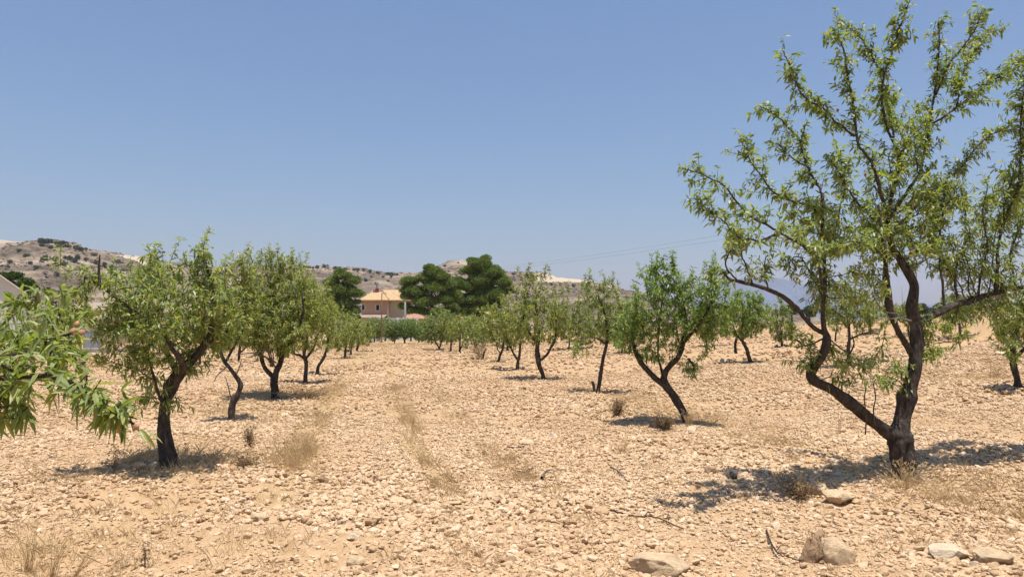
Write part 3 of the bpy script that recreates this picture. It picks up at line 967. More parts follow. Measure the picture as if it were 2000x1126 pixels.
W([(1470, 556, 2.6, -.9), (1455, 520, 2.2, -1.0), (1445, 490, 1.9, -1.0), (1450, 460, 1.2, -1.0)], bare=.1)
W([(1500, 565, 2.4, -.8), (1492, 525, 2.0, -.7), (1500, 495, 1.3, -.7)], bare=.15)
W([(1440, 548, 2.4, -1.0), (1420, 520, 2.2, -1.1), (1432, 480, 1.9, -1.2), (1425, 455, 1.2, -1.2)], bare=.05)
W([(1755, 510, 3.5, .1), (1790, 490, 3, .3), (1815, 460, 2.6, .5), (1822, 420, 2.2, .6), (1808, 380, 1.4, .6)], bare=.15)
W([(1590, 735, 3, -.3), (1576, 715, 2.4, -.4), (1562, 705, 1.2, -.5)], bare=.2)
W([(1615, 655, 3, -.35), (1592, 672, 2.4, -.5), (1570, 668, 2.0, -.6), (1556, 655, 1.2, -.6)], bare=.4)
t.lobes([(1720, 430, 75, 50, 0), (1790, 400, 70, 80, .2), (1650, 460, 60, 50, -.3), (1730, 340, 40, 60, 0), (1780, 480, 60, 45, .1), (1700, 500, 40, 50, -.2), (1870, 400, 60, 60, .5), (1860, 500, 70, 60, .5), (1935, 400, 55, 55, .7), (1960, 480, 60, 60, .8), (1910, 540, 60, 35, .6), (2010, 450, 60, 90, .8), (1590, 430, 60, 50, -.4), (1640, 380, 30, 50, -.2), (1990, 620, 55, 55, .8),
         (1600, 560, 40, 55, -.3), (1690, 560, 35, 50, -.4), (1820, 640, 35, 32, .2), (1868, 640, 34, 40, .35), (1930, 620, 34, 34, .5), (1830, 690, 18, 24, .2), (1690, 725, 50, 45, -.2), (1575, 690, 22, 25, -.3), (1795, 250, 40, 60, .3), (2060, 400, 70, 110, 1.0), (1975, 340, 34, 60, .4), (1990, 230, 26, 50, .4), (1970, 545, 60, 40, .7), (1810, 690, 18, 22, .1)],
        dens=58, step=0.12, kill=0.175, infl=0.55, per=4.6, leaf=0.074, tint=0.58, every=1, shoots=8, fill=0.85)
for pts in ([(1692, 755, 1.0, -.2), (1688, 780, 1.3, -.2), (1692, 810, 1.4, -.2), (1690, 848, 1.6, -.2)], [(1705, 745, 1.0, -.2), (1710, 775, 1.3, -.2), (1706, 800, 1.4, -.2), (1709, 830, 1.6, -.2)]):
    t.bare_twig(pts, M_SPROUT, "branch")
t.bare_twig([(1752, 612, 1.6, -.3), (1725, 606, 1.4, -.4), (1700, 570, 0.9, -.4)], name="dead_branch")
t.bare_twig([(1778, 626, 2.4, -.2), (1760, 622, 1.8, -.4), (1735, 622, 1.0, -.5)], name="dead_branch")
t.bare_twig([(1772, 530, 2.5, .0), (1800, 512, 1.9, -.2), (1822, 498, 1.0, -.3)], name="dead_branch")
for q in ((1990, 205, .3), (1997, 212, .3), (1902, 618, .4), (1690, 340, -.2), (1560, 520, -.2), (1636, 215, -.5), (1875, 335, 1.0), (1557, 543, -.1), (1848, 410, .4)):
    t.fruit(*q)
t.done()

# --- the tree at the left, its trunk leaning
t = Tree((330, 912), 21, label="leafy almond tree with a thick black trunk leaning right, nearest whole one left", group=ROW_L)
t.limb("trunk", [(330, 915, 17), (329, 890, 18), (325, 862, 18), (321, 830, 15.5), (321, 800, 14.5), (326, 775, 14), (336, 752, 14.5), (350, 730, 15), (362, 715, 13), (378, 700, 10.5), (393, 682, 9), (405, 660, 8), (415, 630, 7), (418, 590, 5.5), (410, 545, 4), (400, 505, 2.5)], 16, 0.26, flare=True, start=.5)
t.limb("limb", [(352, 735, 10, 0), (338, 712, 8.5, .25), (322, 680, 7, .5), (310, 640, 6, .6), (305, 590, 5, .6), (308, 545, 3.5, .6), (306, 500, 2.2, .6)], 9, 0.25)
t.limb("limb", [(360, 720, 8, -.1), (345, 690, 7, -.4), (320, 655, 5.4, -.5), (290, 630, 4.6, -.55), (255, 602, 4.2, -.5), (215, 572, 3.8, -.5), (194, 556, 3.4, -.5), (165, 540, 2, -.5)], 9, 0.25, start=.2)
t.bare_twig([(196, 556, 3.0, -.7), (193, 530, 2.6, -.7), (195, 497, 1.4, -.7)], M_BARK)
t.limb("limb", [(395, 680, 6, 0), (425, 650, 5, .3), (440, 610, 4, .5), (445, 560, 2.8, .5)], 8, 0.22)
t.limb("limb", [(322, 800, 4, -.1), (310, 770, 3.4, -.3), (300, 735, 3, -.4), (290, 700, 2.2, -.5)], 7, 0.2, start=.1)
t.lobes([(330, 600, 120, 80), (395, 560, 60, 70, .1), (250, 620, 80, 60, -.3), (205, 585, 66, 48, -.5), (165, 565, 40, 36, -.5), (225, 655, 52, 38, -.4), (185, 620, 50, 40, -.4), (150, 590, 34, 40, -.3), (225, 700, 34, 30, -.3), (215, 545, 50, 30, -.4), (305, 540, 38, 55, .3), (388, 515, 26, 45, 0), (300, 675, 75, 45), (400, 640, 55, 36), (285, 715, 45, 50, -.3), (262, 690, 40, 45, -.3), (440, 620, 55, 80, .3), (428, 680, 22, 26, .2), (160, 545, 34, 22, -.5), (300, 770, 34, 40, -.3), (345, 800, 24, 16, -.2), (295, 810, 28, 22, -.2), (390, 720, 18, 28, .2), (330, 640, 70, 40, -.7, .25), (270, 640, 45, 30, -.75, .2), (400, 600, 40, 45, -.5, .25), (300, 580, 45, 30, -.65, .2)],
        dens=48, step=0.125, kill=0.18, per=4.8, leaf=0.078, tint=0.54, every=1, shoots=34, infl=.7,
        top=[(305, 470, 40), (318, 480, 35), (394, 462, 45), (398, 470, 40), (404, 480, 40), (360, 488, 30), (270, 515, 30), (115, 482, 28), (222, 508, 26), (290, 480, 30), (255, 508, 28), (425, 520, 35), (440, 500, 30)])
for q in ((292, 742, -.6), (262, 838, -.5), (300, 748, -.5)):
    t.fruit(*q)
t.done()

# --- the near tree whose trunk stands outside the frame at the left: only its branches reach in
t = Tree((-205, 1275), 31, label="nearest almond tree, big leaved branches reaching in at the left edge with brown almonds", group=ROW_L, Y=3.5)
t.limb("trunk", [(-205, 1290, 46), (-195, 1150, 42), (-215, 1020, 36), (-200, 900, 34), (-170, 800, 30), (-175, 700, 22), (-190, 600, 15), (-180, 500, 8)], 14, 0.25, flare=True, start=.5)
t.limb("limb", [(-170, 800, 22), (-110, 740, 14, -.2), (-40, 705, 10, -.1), (40, 690, 6.5, .0), (100, 665, 5, .05), (140, 650, 3, .0)], 10, 0.22, start=.3)
t.limb("limb", [(-110, 740, 11, -.2), (-40, 740, 8, -.3), (40, 735, 6, -.4), (100, 735, 5, -.45), (150, 752, 4.2, -.45), (190, 780, 3.4, -.45), (232, 805, 2.4, -.5)], 9, 0.22, start=.4)
t.limb("limb", [(-190, 850, 16), (-120, 820, 10, -.2), (-60, 803, 6, -.25), (0, 795, 4, -.25), (30, 790, 2.5, -.25)], 9, 0.22, start=.5)
t.limb("limb", [(-175, 680, 16), (-100, 620, 12, .3), (-20, 600, 7, .5), (60, 590, 4.5, .6), (110, 590, 2.5, .6)], 9, 0.22, start=.3)
P, par = t.lobes([(30, 650, 70, 45, .2, .4), (70, 705, 80, 34, -.2, .3), (125, 640, 40, 50, .3, .25), (30, 590, 34, 16, .5, .2), (118, 585, 34, 30, .5, .2), (70, 580, 30, 22, .5, .2), (115, 735, 40, 24, -.45, .18), (165, 765, 24, 18, -.5, .12), (205, 798, 34, 20, -.5, .14), (238, 822, 16, 14, -.5, .1), (15, 808, 30, 26, -.3, .16), (-90, 640, 70, 60, .2, .4), (-60, 800, 60, 40, -.3, .3), (-250, 560, 120, 110, .2, .6), (-360, 640, 110, 130, 0, .7), (-240, 680, 100, 90, -.6, .5), (20, 738, 34, 18, -.4, .16), (90, 660, 40, 30, 0, .25), (-30, 730, 50, 40, 0, .3)],
        dens=80, step=0.105, kill=0.145, per=5.0, leaf=0.084, tint=0.5, every=.67, shoots=0, infl=.6, fine=True, width=.25)
for pts in ([(205, 795, 3, -.5), (235, 812, 2.4, -.5), (262, 828, 2, -.5), (272, 842, 1.2, -.5)],):
    Q, R = t.line(pts)
    edges_mesh(t.crown, Q[:-1], Q[1:], R[:-1], R[1:], 5, 1)
    spur_leaves(t.crown, t.r, Q[-2:], np.tile([[.2, 0, -1.0]], (2, 1)), 4, 0.085, 0.017, 0.6, fine=True)
# the tufts of long leaves that hang from its lowest bough
for k, (x, y, dy) in enumerate(((70, 740, -.4), (88, 728, -.45), (105, 745, -.45), (128, 742, -.45), (148, 758, -.45), (170, 768, -.45), (188, 785, -.45), (200, 790, -.47), (212, 800, -.5), (226, 806, -.5), (240, 815, -.5), (205, 812, -.45), (20, 780, -.25), (34, 792, -.28), (8, 800, -.25), (45, 755, -.4), (125, 725, -.3), (160, 750, -.3))):
    q = t.loc((x, y, dy))
    spur_leaves(t.crown, t.r, q[None] + t.r.normal(0, .012, (3, 3)), np.tile([[.5, -.2, -.15]], (3, 1)) + t.r.normal(0, .3, (3, 3)), 4, 0.088, 0.018, 0.5, 0.25, droop=(.1, .55), fine=True)
for q in ((150, 632, -.1), (160, 648, -.1), (142, 645, -.05), (182, 778, -.4), (266, 832, -.5), (-20, 650, 0)):
    t.fruit(*q, size=0.017)
t.done()

# --- left row, going away
t = Tree((452, 826), 41, label="small almond tree with a thin S-bent bare trunk, second along the left row", group=ROW_L)
t.limb("trunk", [(452, 829, 7.5), (452, 805, 8), (455, 787, 8), (466, 765, 6.5), (470, 750, 6.5), (460, 733, 5.5), (448, 717, 4.5), (438, 705, 4.2), (432, 680, 3.8), (445, 640, 3), (455, 600, 2.4)], 12, 0.22, flare=True, start=.72)
t.limb("limb", [(440, 708, 3.5), (455, 680, 3, .2), (475, 640, 2.6, .3), (480, 580, 2, .3)], 7, .2, start=.3)
t.lobes([(440, 620, 45, 65), (475, 590, 40, 70, .3), (470, 535, 30, 45, .2), (425, 665, 24, 32)], dens=48, per=5.5, leaf=0.085, tint=0.55, shoots=10, step=.14, kill=.2,
        top=[(478, 470, 45), (484, 490, 40), (440, 495, 35), (460, 505, 35), (432, 505, 30)])
t.bare_twig([(447, 712, 1.5), (425, 732, 1.2, -.2), (418, 745, .8, -.2)])
t.bare_twig([(450, 775, 1.3), (446, 755, 1.1, -.1), (440, 735, .8, -.1)])
t.bare_twig([(460, 735, 1.5), (468, 715, 1.2, -.1), (472, 700, .8, -.1)])
t.done(M_LEAF_YELLOW)

t = Tree((537, 776), 42, label="wide almond tree with a tangle of grey dead twigs over its short fork", group=ROW_L)
t.limb("trunk", [(538, 780, 8), (537, 760, 8.5), (535, 742, 9), (540, 725, 7.5), (547, 710, 7), (552, 690, 6.5), (555, 660, 5.5), (545, 610, 4), (535, 560, 2.5)], 12, .25, flare=True, start=.5)
t.limb("limb", [(533, 735, 6.5), (520, 722, 5.5), (513, 708, 5), (508, 680, 4, .2), (500, 640, 3.4, .3), (500, 580, 2.2, .3)], 9, .22, start=.3)
t.limb("limb", [(552, 685, 5), (575, 660, 4, -.3), (590, 620, 3, -.4), (592, 570, 2, -.4)], 8, .22, start=.2)
t.lobes([(530, 620, 90, 78), (520, 540, 50, 55), (490, 620, 50, 60, -.5), (560, 650, 50, 40, -.5), (575, 600, 60, 75), (560, 540, 45, 50, .3), (500, 660, 40, 30), (590, 650, 35, 40, .2), (545, 680, 35, 22)], dens=38, per=5.5, leaf=0.09, tint=0.56, shoots=22, step=.16, kill=.22,
        top=[(526, 474, 45), (530, 485, 40), (520, 490, 40), (544, 474, 32), (573, 482, 34), (568, 495, 30), (598, 493, 22), (505, 505, 30), (552, 500, 40)])
r = rng(5)
for k in range(9):
    x, y = 520 + r.normal(0, 12), 690 + r.normal(0, 8)
    t.bare_twig([(537 + r.normal(0, 5), 715, 1.2), ((x + 530) / 2, y + 5, 1.0, -.4), (x - r.uniform(5, 26), y - r.uniform(-10, 22), .6, -.6)])
t.bare_twig([(540, 708, 1.6), (500, 690, 1.4, -.5), (462, 692, .8, -.7)])
t.done(M_LEAF_YELLOW)

t = Tree((596, 749), 43, label="almond tree with a straight dark trunk and one low arm reaching left, beside the lane", group=ROW_L)
t.limb("trunk", [(596, 752, 5.2), (597, 730, 5), (598, 708, 4.8), (594, 690, 4.2), (600, 660, 3.5), (602, 620, 2.5)], 10, .22, flare=True, start=.55)
t.limb("limb", [(597, 703, 3.8), (585, 693, 3.2), (575, 690, 2.6), (566, 670, 2.2), (562, 630, 1.6)], 8, .22, start=.5)
t.limb("limb", [(597, 700, 3.5), (612, 680, 3, .3), (622, 650, 2, .4)], 8, .22, start=.3)
t.lobes([(600, 620, 50, 62), (570, 640, 36, 42), (625, 610, 40, 58, .4), (600, 570, 34, 34), (605, 668, 36, 24)], dens=26, per=6, leaf=0.10, tint=0.56, shoots=12, step=.19, kill=.27)
t.done(M_LEAF_YELLOW)

t = Tree((620, 733), 44, label="almond tree with a slim trunk leaning right over the lane, fifth along the left row", group=ROW_L)
t.limb("trunk", [(618, 735, 4.2), (622, 715, 4), (630, 702, 4), (636, 688, 3.5), (640, 665, 3), (642, 630, 2)], 10, .22, flare=True, start=.6)
t.lobes([(648, 635, 40, 46), (632, 610, 32, 38, .5), (655, 660, 28, 24, -.3)], dens=22, per=6, leaf=0.105, tint=0.54, shoots=10, step=.2, kill=.28)
t.done(M_LEAF_YELLOW)

def small_tree(base, seed, trunk, lobes, label=None, group=None, mat=None, tint=0.55, limbs=(), dens=16, leaf=0.125, shoots=6, step=.25, kill=.34, Y=None, per=6, top=None):
    t = Tree(base, seed, label=label, group=group, Y=Y)
    t.limb("trunk", trunk, 8, .22, flare=True, start=.45)
    for l in limbs:
        t.limb("limb", l, 7, .22, start=.2)
    t.lobes(lobes, dens=dens, per=per, leaf=leaf, tint=tint, shoots=shoots, step=step, kill=kill, infl=1.2, tip=.004, twigmax=.03, width=.28, top=top)
    return t.done(mat or M_LEAF)

small_tree((673, 700), 45, [(673, 702, 3.2), (674, 690, 3), (676, 670, 2.4), (674, 640, 1.6)], [(672, 648, 30, 40), (660, 660, 24, 28)], "rounded yellowish almond tree where the left row thickens, sixth along it", ROW_L, M_LEAF_YELLOW)
small_tree((685, 693), 46, [(685, 695, 2.6), (686, 680, 2.3), (690, 650, 1.6)], [(690, 646, 24, 36), (702, 655, 18, 24)], "almond tree with a narrow crown in front of the pink house, left row", ROW_L, M_LEAF_YELLOW)
small_tree((697, 686), 47, [(696, 688, 3), (699, 676, 2.6), (706, 655, 1.6)], [(708, 647, 24, 28), (718, 652, 18, 22)], "last almond tree of the left row, beside the rusty lamp pole", ROW_L, M_LEAF_YELLOW)
small_tree((466, 706), 48, [(467, 708, 3.6), (467, 690, 3.4), (470, 665, 2.6), (470, 630, 1.8)], [(470, 645, 40, 34), (440, 640, 30, 30)], "almond tree with a short upright trunk seen behind the bent one, second row left", "almond trees of the next row left", None, limbs=[[(467, 690, 2.4), (480, 678, 2), (492, 660, 1.4)]])
small_tree((390, 712), 49, [(390, 714, 3), (391, 695, 2.8), (392, 660, 2)], [(390, 650, 36, 34)], "almond tree half hidden behind the leaning trunk, second row left", "almond trees of the next row left")
small_tree((90, 742), 50, [(90, 744, 5), (95, 715, 4.5), (100, 680, 3), (98, 640, 2)], [(100, 640, 60, 45), (70, 660, 45, 35)], "almond tree of the second row left, crown behind the almond fruits", "almond trees of the next row left", dens=20, leaf=.11, step=.2, kill=.28)
small_tree((-40, 730), 53, [(-40, 732, 5), (-36, 705, 4.5), (-40, 670, 3)], [(-40, 640, 60, 50)], "almond tree of the second row left, at the very edge of the picture", "almond trees of the next row left", dens=20, leaf=.11, step=.2, kill=.28)

# --- right row
t = Tree((1341, 826), 61, label="leafy almond tree with a curved trunk leaning left that forks into two bare arms", group=ROW_R)
t.limb("trunk", [(1344, 832, 8.5), (1338, 812, 9), (1327, 790, 10), (1312, 768, 10), (1300, 752, 10), (1296, 738, 8.5), (1302, 722, 7.5), (1312, 710, 7.5), (1324, 698, 7), (1331, 682, 7), (1335, 662, 6), (1340, 640, 5), (1335, 600, 4), (1320, 550, 2.6)], 14, .2, flare=True, start=.62)
t.limb("limb", [(1298, 752, 8), (1282, 740, 7.5), (1268, 726, 7), (1255, 712, 6.5), (1246, 698, 6.5), (1240, 684, 5), (1235, 650, 4, .2), (1245, 600, 3, .3)], 11, .22, start=.6)
t.limb("limb", [(1296, 740, 3.5), (1290, 715, 3, .2), (1285, 690, 2.6, .3), (1288, 630, 2.2, .3), (1295, 570, 1.6, .3)], 7, .18, start=.4)
t.limb("limb", [(1334, 670, 4.5), (1360, 640, 4, -.3), (1385, 600, 3, -.4), (1395, 560, 2, -.4)], 8, .2, start=.2)
t.limb("limb", [(1345, 700, 3, .1), (1355, 715, 2.2, -.2), (1352, 730, 1.4, -.2)], 6, .2, start=.1)
t.bare_twig([(1300, 735, 1.8), (1292, 718, 1.5, -.2), (1285, 705, 1, -.2)], M_BARK, "branch")
t.lobes([(1290, 600, 75, 75), (1300, 540, 42, 45), (1245, 625, 45, 50), (1365, 590, 62, 62, -.1), (1395, 550, 36, 42, -.2), (1335, 655, 55, 40), (1270, 685, 34, 30), (1350, 720, 16, 24), (1222, 640, 34, 38), (1385, 650, 36, 42, -.2), (1410, 600, 36, 50, -.3), (1210, 665, 24, 22)], dens=50, per=5.5, leaf=0.082, tint=0.5, shoots=24, step=.14, kill=.19,
        top=[(1286, 492, 40), (1280, 500, 40), (1296, 494, 32), (1315, 488, 45), (1316, 500, 40), (1262, 525, 28), (1352, 520, 35), (1378, 508, 30), (1330, 530, 30), (1270, 515, 40), (1390, 520, 30), (1345, 540, 25)])
t.bare_twig([(1302, 628, 1.8, -.7), (1312, 610, 1.5, -.9), (1318, 602, .9, -1.0)])
t.done(M_LEAF_FRESH)

t = Tree((1168, 767), 62, label="thin almond tree with a slightly leaning pole-like trunk beside a low stump shoot", group=ROW_R)
t.limb("trunk", [(1167, 770, 5), (1171, 745, 5), (1174, 725, 5), (1178, 700, 4.2), (1184, 675, 4), (1187, 650, 3.4), (1180, 610, 2.6), (1165, 570, 1.6)], 10, .2, flare=True, start=.6)
t.limb("stump", [(1160, 772, 4.5, -.1), (1160, 755, 4, -.12), (1157, 745, 3.2, -.12)], 8, .3, sprout=False)
t.limb("limb", [(1184, 672, 2.6), (1165, 660, 2.2, -.3), (1145, 660, 1.8, -.4), (1130, 680, 1.4, -.4), (1118, 700, 1, -.4)], 7, .2, start=.2)
t.limb("limb", [(1186, 655, 2.6), (1205, 640, 2.2, .2), (1215, 610, 1.6, .3)], 7, .2, start=.2)
t.lobes([(1180, 610, 44, 56), (1152, 575, 22, 36), (1210, 630, 44, 44), (1130, 680, 24, 20, -.4), (1190, 560, 22, 25), (1160, 640, 26, 24)], dens=26, per=5.5, leaf=0.095, tint=0.5, shoots=10, step=.17, kill=.24,
        top=[(1150, 524, 40), (1146, 535, 34), (1153, 540, 34), (1180, 545, 30), (1205, 545, 28), (1130, 570, 20), (1200, 560, 28)])
t.done()

t = Tree((1062, 740), 63, label="almond tree with a kinked trunk and a thinner right arm, tips standing above the hill", group=ROW_R)
t.limb("trunk", [(1063, 742, 5), (1059, 728, 5.5), (1053, 712, 6.5), (1050, 696, 6.5), (1049, 680, 5.5), (1052, 655, 4.2), (1050, 620, 3.4), (1045, 580, 2.2)], 11, .25, flare=True, start=.55)
t.limb("limb", [(1053, 704, 3.6), (1062, 698, 3.2), (1070, 690, 3.2), (1075, 680, 3), (1082, 668, 3.2), (1086, 650, 2.6), (1085, 610, 1.8)], 9, .22, start=.6)
t.limb("limb", [(1049, 672, 3), (1035, 650, 2.6), (1022, 620, 2), (1030, 570, 1.4)], 8, .22, start=.2)
t.lobes([(1050, 622, 66, 50), (1030, 580, 36, 38), (1078, 590, 36, 38), (1095, 625, 28, 34), (1060, 655, 36, 20), (1045, 555, 20, 24)], dens=19, per=5.5, leaf=0.105, tint=0.56, shoots=14, step=.2, kill=.28,
        top=[(1033, 512, 32), (1030, 522, 28), (1012, 520, 22), (1062, 514, 34), (1072, 514, 34), (1043, 530, 26), (1020, 530, 30), (1095, 555, 24), (1108, 550, 26)])
t.done(M_LEAF_YELLOW)

small_tree((1010, 721), 64, [(1010, 723, 4.2), (1012, 705, 4), (1015, 690, 3.4), (1017, 660, 2.4)], [(1005, 635, 40, 42), (985, 620, 32, 38), (1022, 655, 26, 20), (990, 590, 18, 18)], "almond tree with a V fork and dense round crown, left of the kinked one", ROW_R, M_LEAF_YELLOW, limbs=[[(1011, 702, 3), (1003, 690, 2.6), (996, 675, 2)]], dens=16, leaf=.115)
small_tree((973, 707), 65, [(973, 709, 3.6), (976, 695, 3.2), (982, 680, 2.8), (985, 655, 2)], [(970, 630, 34, 40), (955, 615, 20, 26), (985, 640, 24, 24)], "almond tree with its trunk leaning right in front of the dark pines", ROW_R, M_LEAF_YELLOW, limbs=[[(978, 690, 1.8), (972, 682, 1.5), (970, 670, 1.2)]], dens=15)
small_tree((942, 701), 66, [(942, 703, 2.8), (945, 690, 2.4), (950, 680, 2)], [(930, 655, 28, 24), (915, 668, 18, 16)], "scrubby half dead almond tree with a stub and low brown growth", ROW_R, None, tint=.4, dens=12, shoots=2)
small_tree((898, 689), 67, [(898, 691, 2.4), (898, 678, 2.2), (899, 655, 1.6)], [(900, 642, 30, 28), (918, 638, 26, 26)], "almond tree with two crossing dark stems by the dry bush", ROW_R, M_LEAF_YELLOW, limbs=[[(896, 690, 2), (902, 675, 1.8), (908, 660, 1.2)]])
small_tree((880, 686), 68, [(880, 688, 2.2), (881, 670, 2), (882, 650, 1.4)], [(882, 642, 24, 28), (868, 628, 18, 22)], "almond tree with a single short trunk right of the olive green one", ROW_R, M_LEAF_YELLOW)
small_tree((858, 683), 69, [(858, 685, 2.4), (860, 674, 2), (866, 655, 1.6), (868, 630, 1.2)], [(860, 632, 30, 36), (845, 648, 22, 24)], "olive green almond tree with spreading stems, last of the right row", ROW_R, None, tint=.32, limbs=[[(858, 680, 1.8), (850, 665, 1.6), (845, 645, 1.2)]])

# --- end of the lane
BACK = "small trees at the far end of the lane"
small_tree((790, 671), 71, [(790, 673, 2.2), (790, 664, 2), (785, 654, 1.6), (778, 640, 1)], [(790, 642, 34, 20), (770, 648, 20, 15), (812, 648, 20, 15)], "dark green low tree with a V trunk before the white garden wall", BACK, M_LEAF_FRESH, tint=.22, limbs=[[(790, 664, 1.8), (797, 654, 1.5), (806, 640, 1)]])
small_tree((771, 671), 72, [(771, 673, 1.4), (770, 660, 1.2), (768, 640, .9)], [(766, 646, 20, 20)], "dim green little tree touching the V trunked one", BACK, None, tint=.2)
small_tree((731, 668), 73, [(731, 670, 1.8), (731, 655, 1.5), (730, 635, 1)], [(728, 640, 26, 22), (745, 650, 18, 14)], "olive green little tree at the foot of the rusty lamp pole", BACK, None, tint=.36)
small_tree((818, 668), 74, [(818, 670, 1.4), (818, 655, 1.2), (817, 640, .9)], [(824, 646, 22, 22)], "brownish green little tree at the right end of the garden wall", BACK, None, tint=.5)
small_tree((838, 668), 75, [(838, 670, 1.4), (838, 655, 1.2), (837, 640, .9)], [(840, 640, 20, 26)], "brownish green little tree behind the olive green almond", BACK, None, tint=.45)
small_tree((920, 672), 76, [(920, 674, 1.6), (921, 660, 1.4), (922, 640, 1)], [(920, 635, 26, 20)], "little almond tree far behind the right row, before the pines", BACK, M_LEAF_YELLOW)

for k, (x, y, w, h, lab, mt, tn) in enumerate((
        (752, 666, 22, 20, "pale grey green little tree just right of the rusty lamp pole", None, .3),
        (802, 666, 24, 18, "little green tree behind the V trunked one, before the white garden wall", None, .4),
        (700, 676, 26, 22, "bushy almond tree filling the gap at the end of the left row", M_LEAF_YELLOW, .5),
        (946, 676, 28, 24, "low green almond tree between the two trunks before the tallest pine", None, .45),
        (990, 684, 30, 26, "almond tree seen between the trunks left of the V forked one", M_LEAF_YELLOW, .45),
        (872, 674, 24, 22, "little tree filling the gap behind the last trees of the right row", None, .42))):
    small_tree((x, y), 110 + k, [(x, y + 2, 2), (x + 1, y - 10, 1.8), (x, y - 24, 1.3)], [(x, y - 28, w, h), (x + w * .4, y - 22, w * .7, h * .7), (x - w * .4, y - 20, w * .7, h * .7)], lab, BACK, mt, tint=tn)

# --- second and third rows at the right
NEXT = "almond trees of the next rows right"
small_tree((1466, 707), 81, [(1467, 709, 4.6), (1462, 695, 4.6), (1458, 680, 4.4), (1450, 665, 3.8), (1450, 640, 3), (1455, 600, 2)], [(1455, 620, 52, 42), (1425, 625, 30, 32), (1485, 615, 30, 34), (1460, 580, 34, 22)], "bright green round almond tree under the long arching bough, two trunks", NEXT, M_LEAF_FRESH, tint=.6, limbs=[[(1456, 672, 3), (1440, 655, 2.4), (1430, 630, 1.6)], [(1437, 690, 4, .6), (1436, 672, 3.6, .6), (1440, 655, 3, .6)]], dens=34, leaf=.105, step=.18, kill=.25, shoots=10)
small_tree((1527, 677), 82, [(1528, 679, 3), (1527, 668, 2.8), (1525, 650, 2)], [(1525, 636, 28, 32), (1525, 605, 22, 20)], "small dark round almond tree against the dry bank", NEXT, None, tint=.34, dens=26, leaf=.115, step=.2, kill=.28)
small_tree((1660, 716), 83, [(1661, 718, 4.6), (1658, 700, 4.4), (1657, 680, 4.6), (1659, 655, 3.6), (1655, 610, 2.4)], [(1655, 600, 48, 42), (1635, 570, 28, 28), (1680, 620, 30, 32), (1660, 560, 22, 20)], "almond tree framed in the fork of the tall one, with a long low branch", NEXT, None, tint=.5, limbs=[[(1660, 690, 2.6), (1645, 682, 2.2), (1630, 670, 1.6), (1622, 662, 1)], [(1660, 662, 2.6), (1682, 652, 2.2), (1705, 648, 1.6)], [(1660, 690, 2.4), (1668, 672, 2), (1664, 655, 1.6)]], dens=34, leaf=.10, step=.18, kill=.25)
small_tree((1631, 668), 84, [(1631, 670, 2.2), (1632, 655, 2), (1634, 640, 1.5)], [(1632, 625, 22, 20)], "far small almond tree seen left of the framed one", NEXT, None, tint=.42)
small_tree((1989, 762), 85, [(1990, 765, 8), (1988, 745, 7.5), (1982, 720, 8), (1977, 700, 7.5), (1980, 665, 5.5), (1985, 620, 3.5)], [(1985, 640, 46, 42), (2020, 620, 60, 60), (1960, 660, 20, 34), (1975, 690, 14, 28, -.3)], "almond tree cut by the right edge, dark trunk under low leaves", NEXT, None, tint=.5, limbs=[[(1982, 700, 5), (2010, 670, 4), (2040, 630, 3)]], dens=46, leaf=.085, step=.15, kill=.21, shoots=10)
small_tree((1877, 661), 86, [(1878, 663, 3.4), (1875, 650, 3.2), (1874, 630, 2.6)], [(1875, 600, 44, 32)], "dark almond tree at the foot of the rubble bank", NEXT, None, tint=.36, dens=30, leaf=.115, step=.2, kill=.28)
small_tree((1775, 655), 87, [(1776, 657, 2.6), (1774, 645, 2.4), (1775, 625, 1.8)], [(1768, 612, 30, 24), (1740, 615, 22, 20)], "almond tree behind the tall trunk, before the bank", NEXT, M_LEAF_YELLOW, tint=.55, dens=28, leaf=.115, step=.2, kill=.28)
small_tree((1700, 652), 88, [(1700, 654, 2.2), (1700, 640, 2), (1702, 625, 1.4)], [(1702, 612, 24, 24)], "yellowish far almond tree between the tall tree's two stems", NEXT, M_LEAF_YELLOW, tint=.62, dens=24, leaf=.12, step=.22, kill=.3)
small_tree((1380, 676), 89, [(1380, 678, 2.2), (1380, 662, 2), (1382, 640, 1.4)], [(1385, 620, 38, 36), (1410, 630, 30, 30)], "almond tree mostly hidden behind the forked leaning one", NEXT, None, tint=.45)
small_tree((1215, 690), 90, [(1215, 692, 2.4), (1216, 675, 2.2), (1218, 650, 1.6)], [(1215, 635, 42, 38), (1245, 645, 30, 30), (1190, 650, 30, 28)], "almond tree behind the pole-like trunk, second row right", NEXT, None, tint=.45)
small_tree((1110, 682), 91, [(1110, 684, 2.4), (1112, 670, 2.2), (1110, 650, 1.6)], [(1110, 630, 40, 38), (1140, 642, 34, 34), (1125, 610, 26, 22)], "almond tree behind the kinked one, second row right", NEXT, M_LEAF_YELLOW, tint=.5)
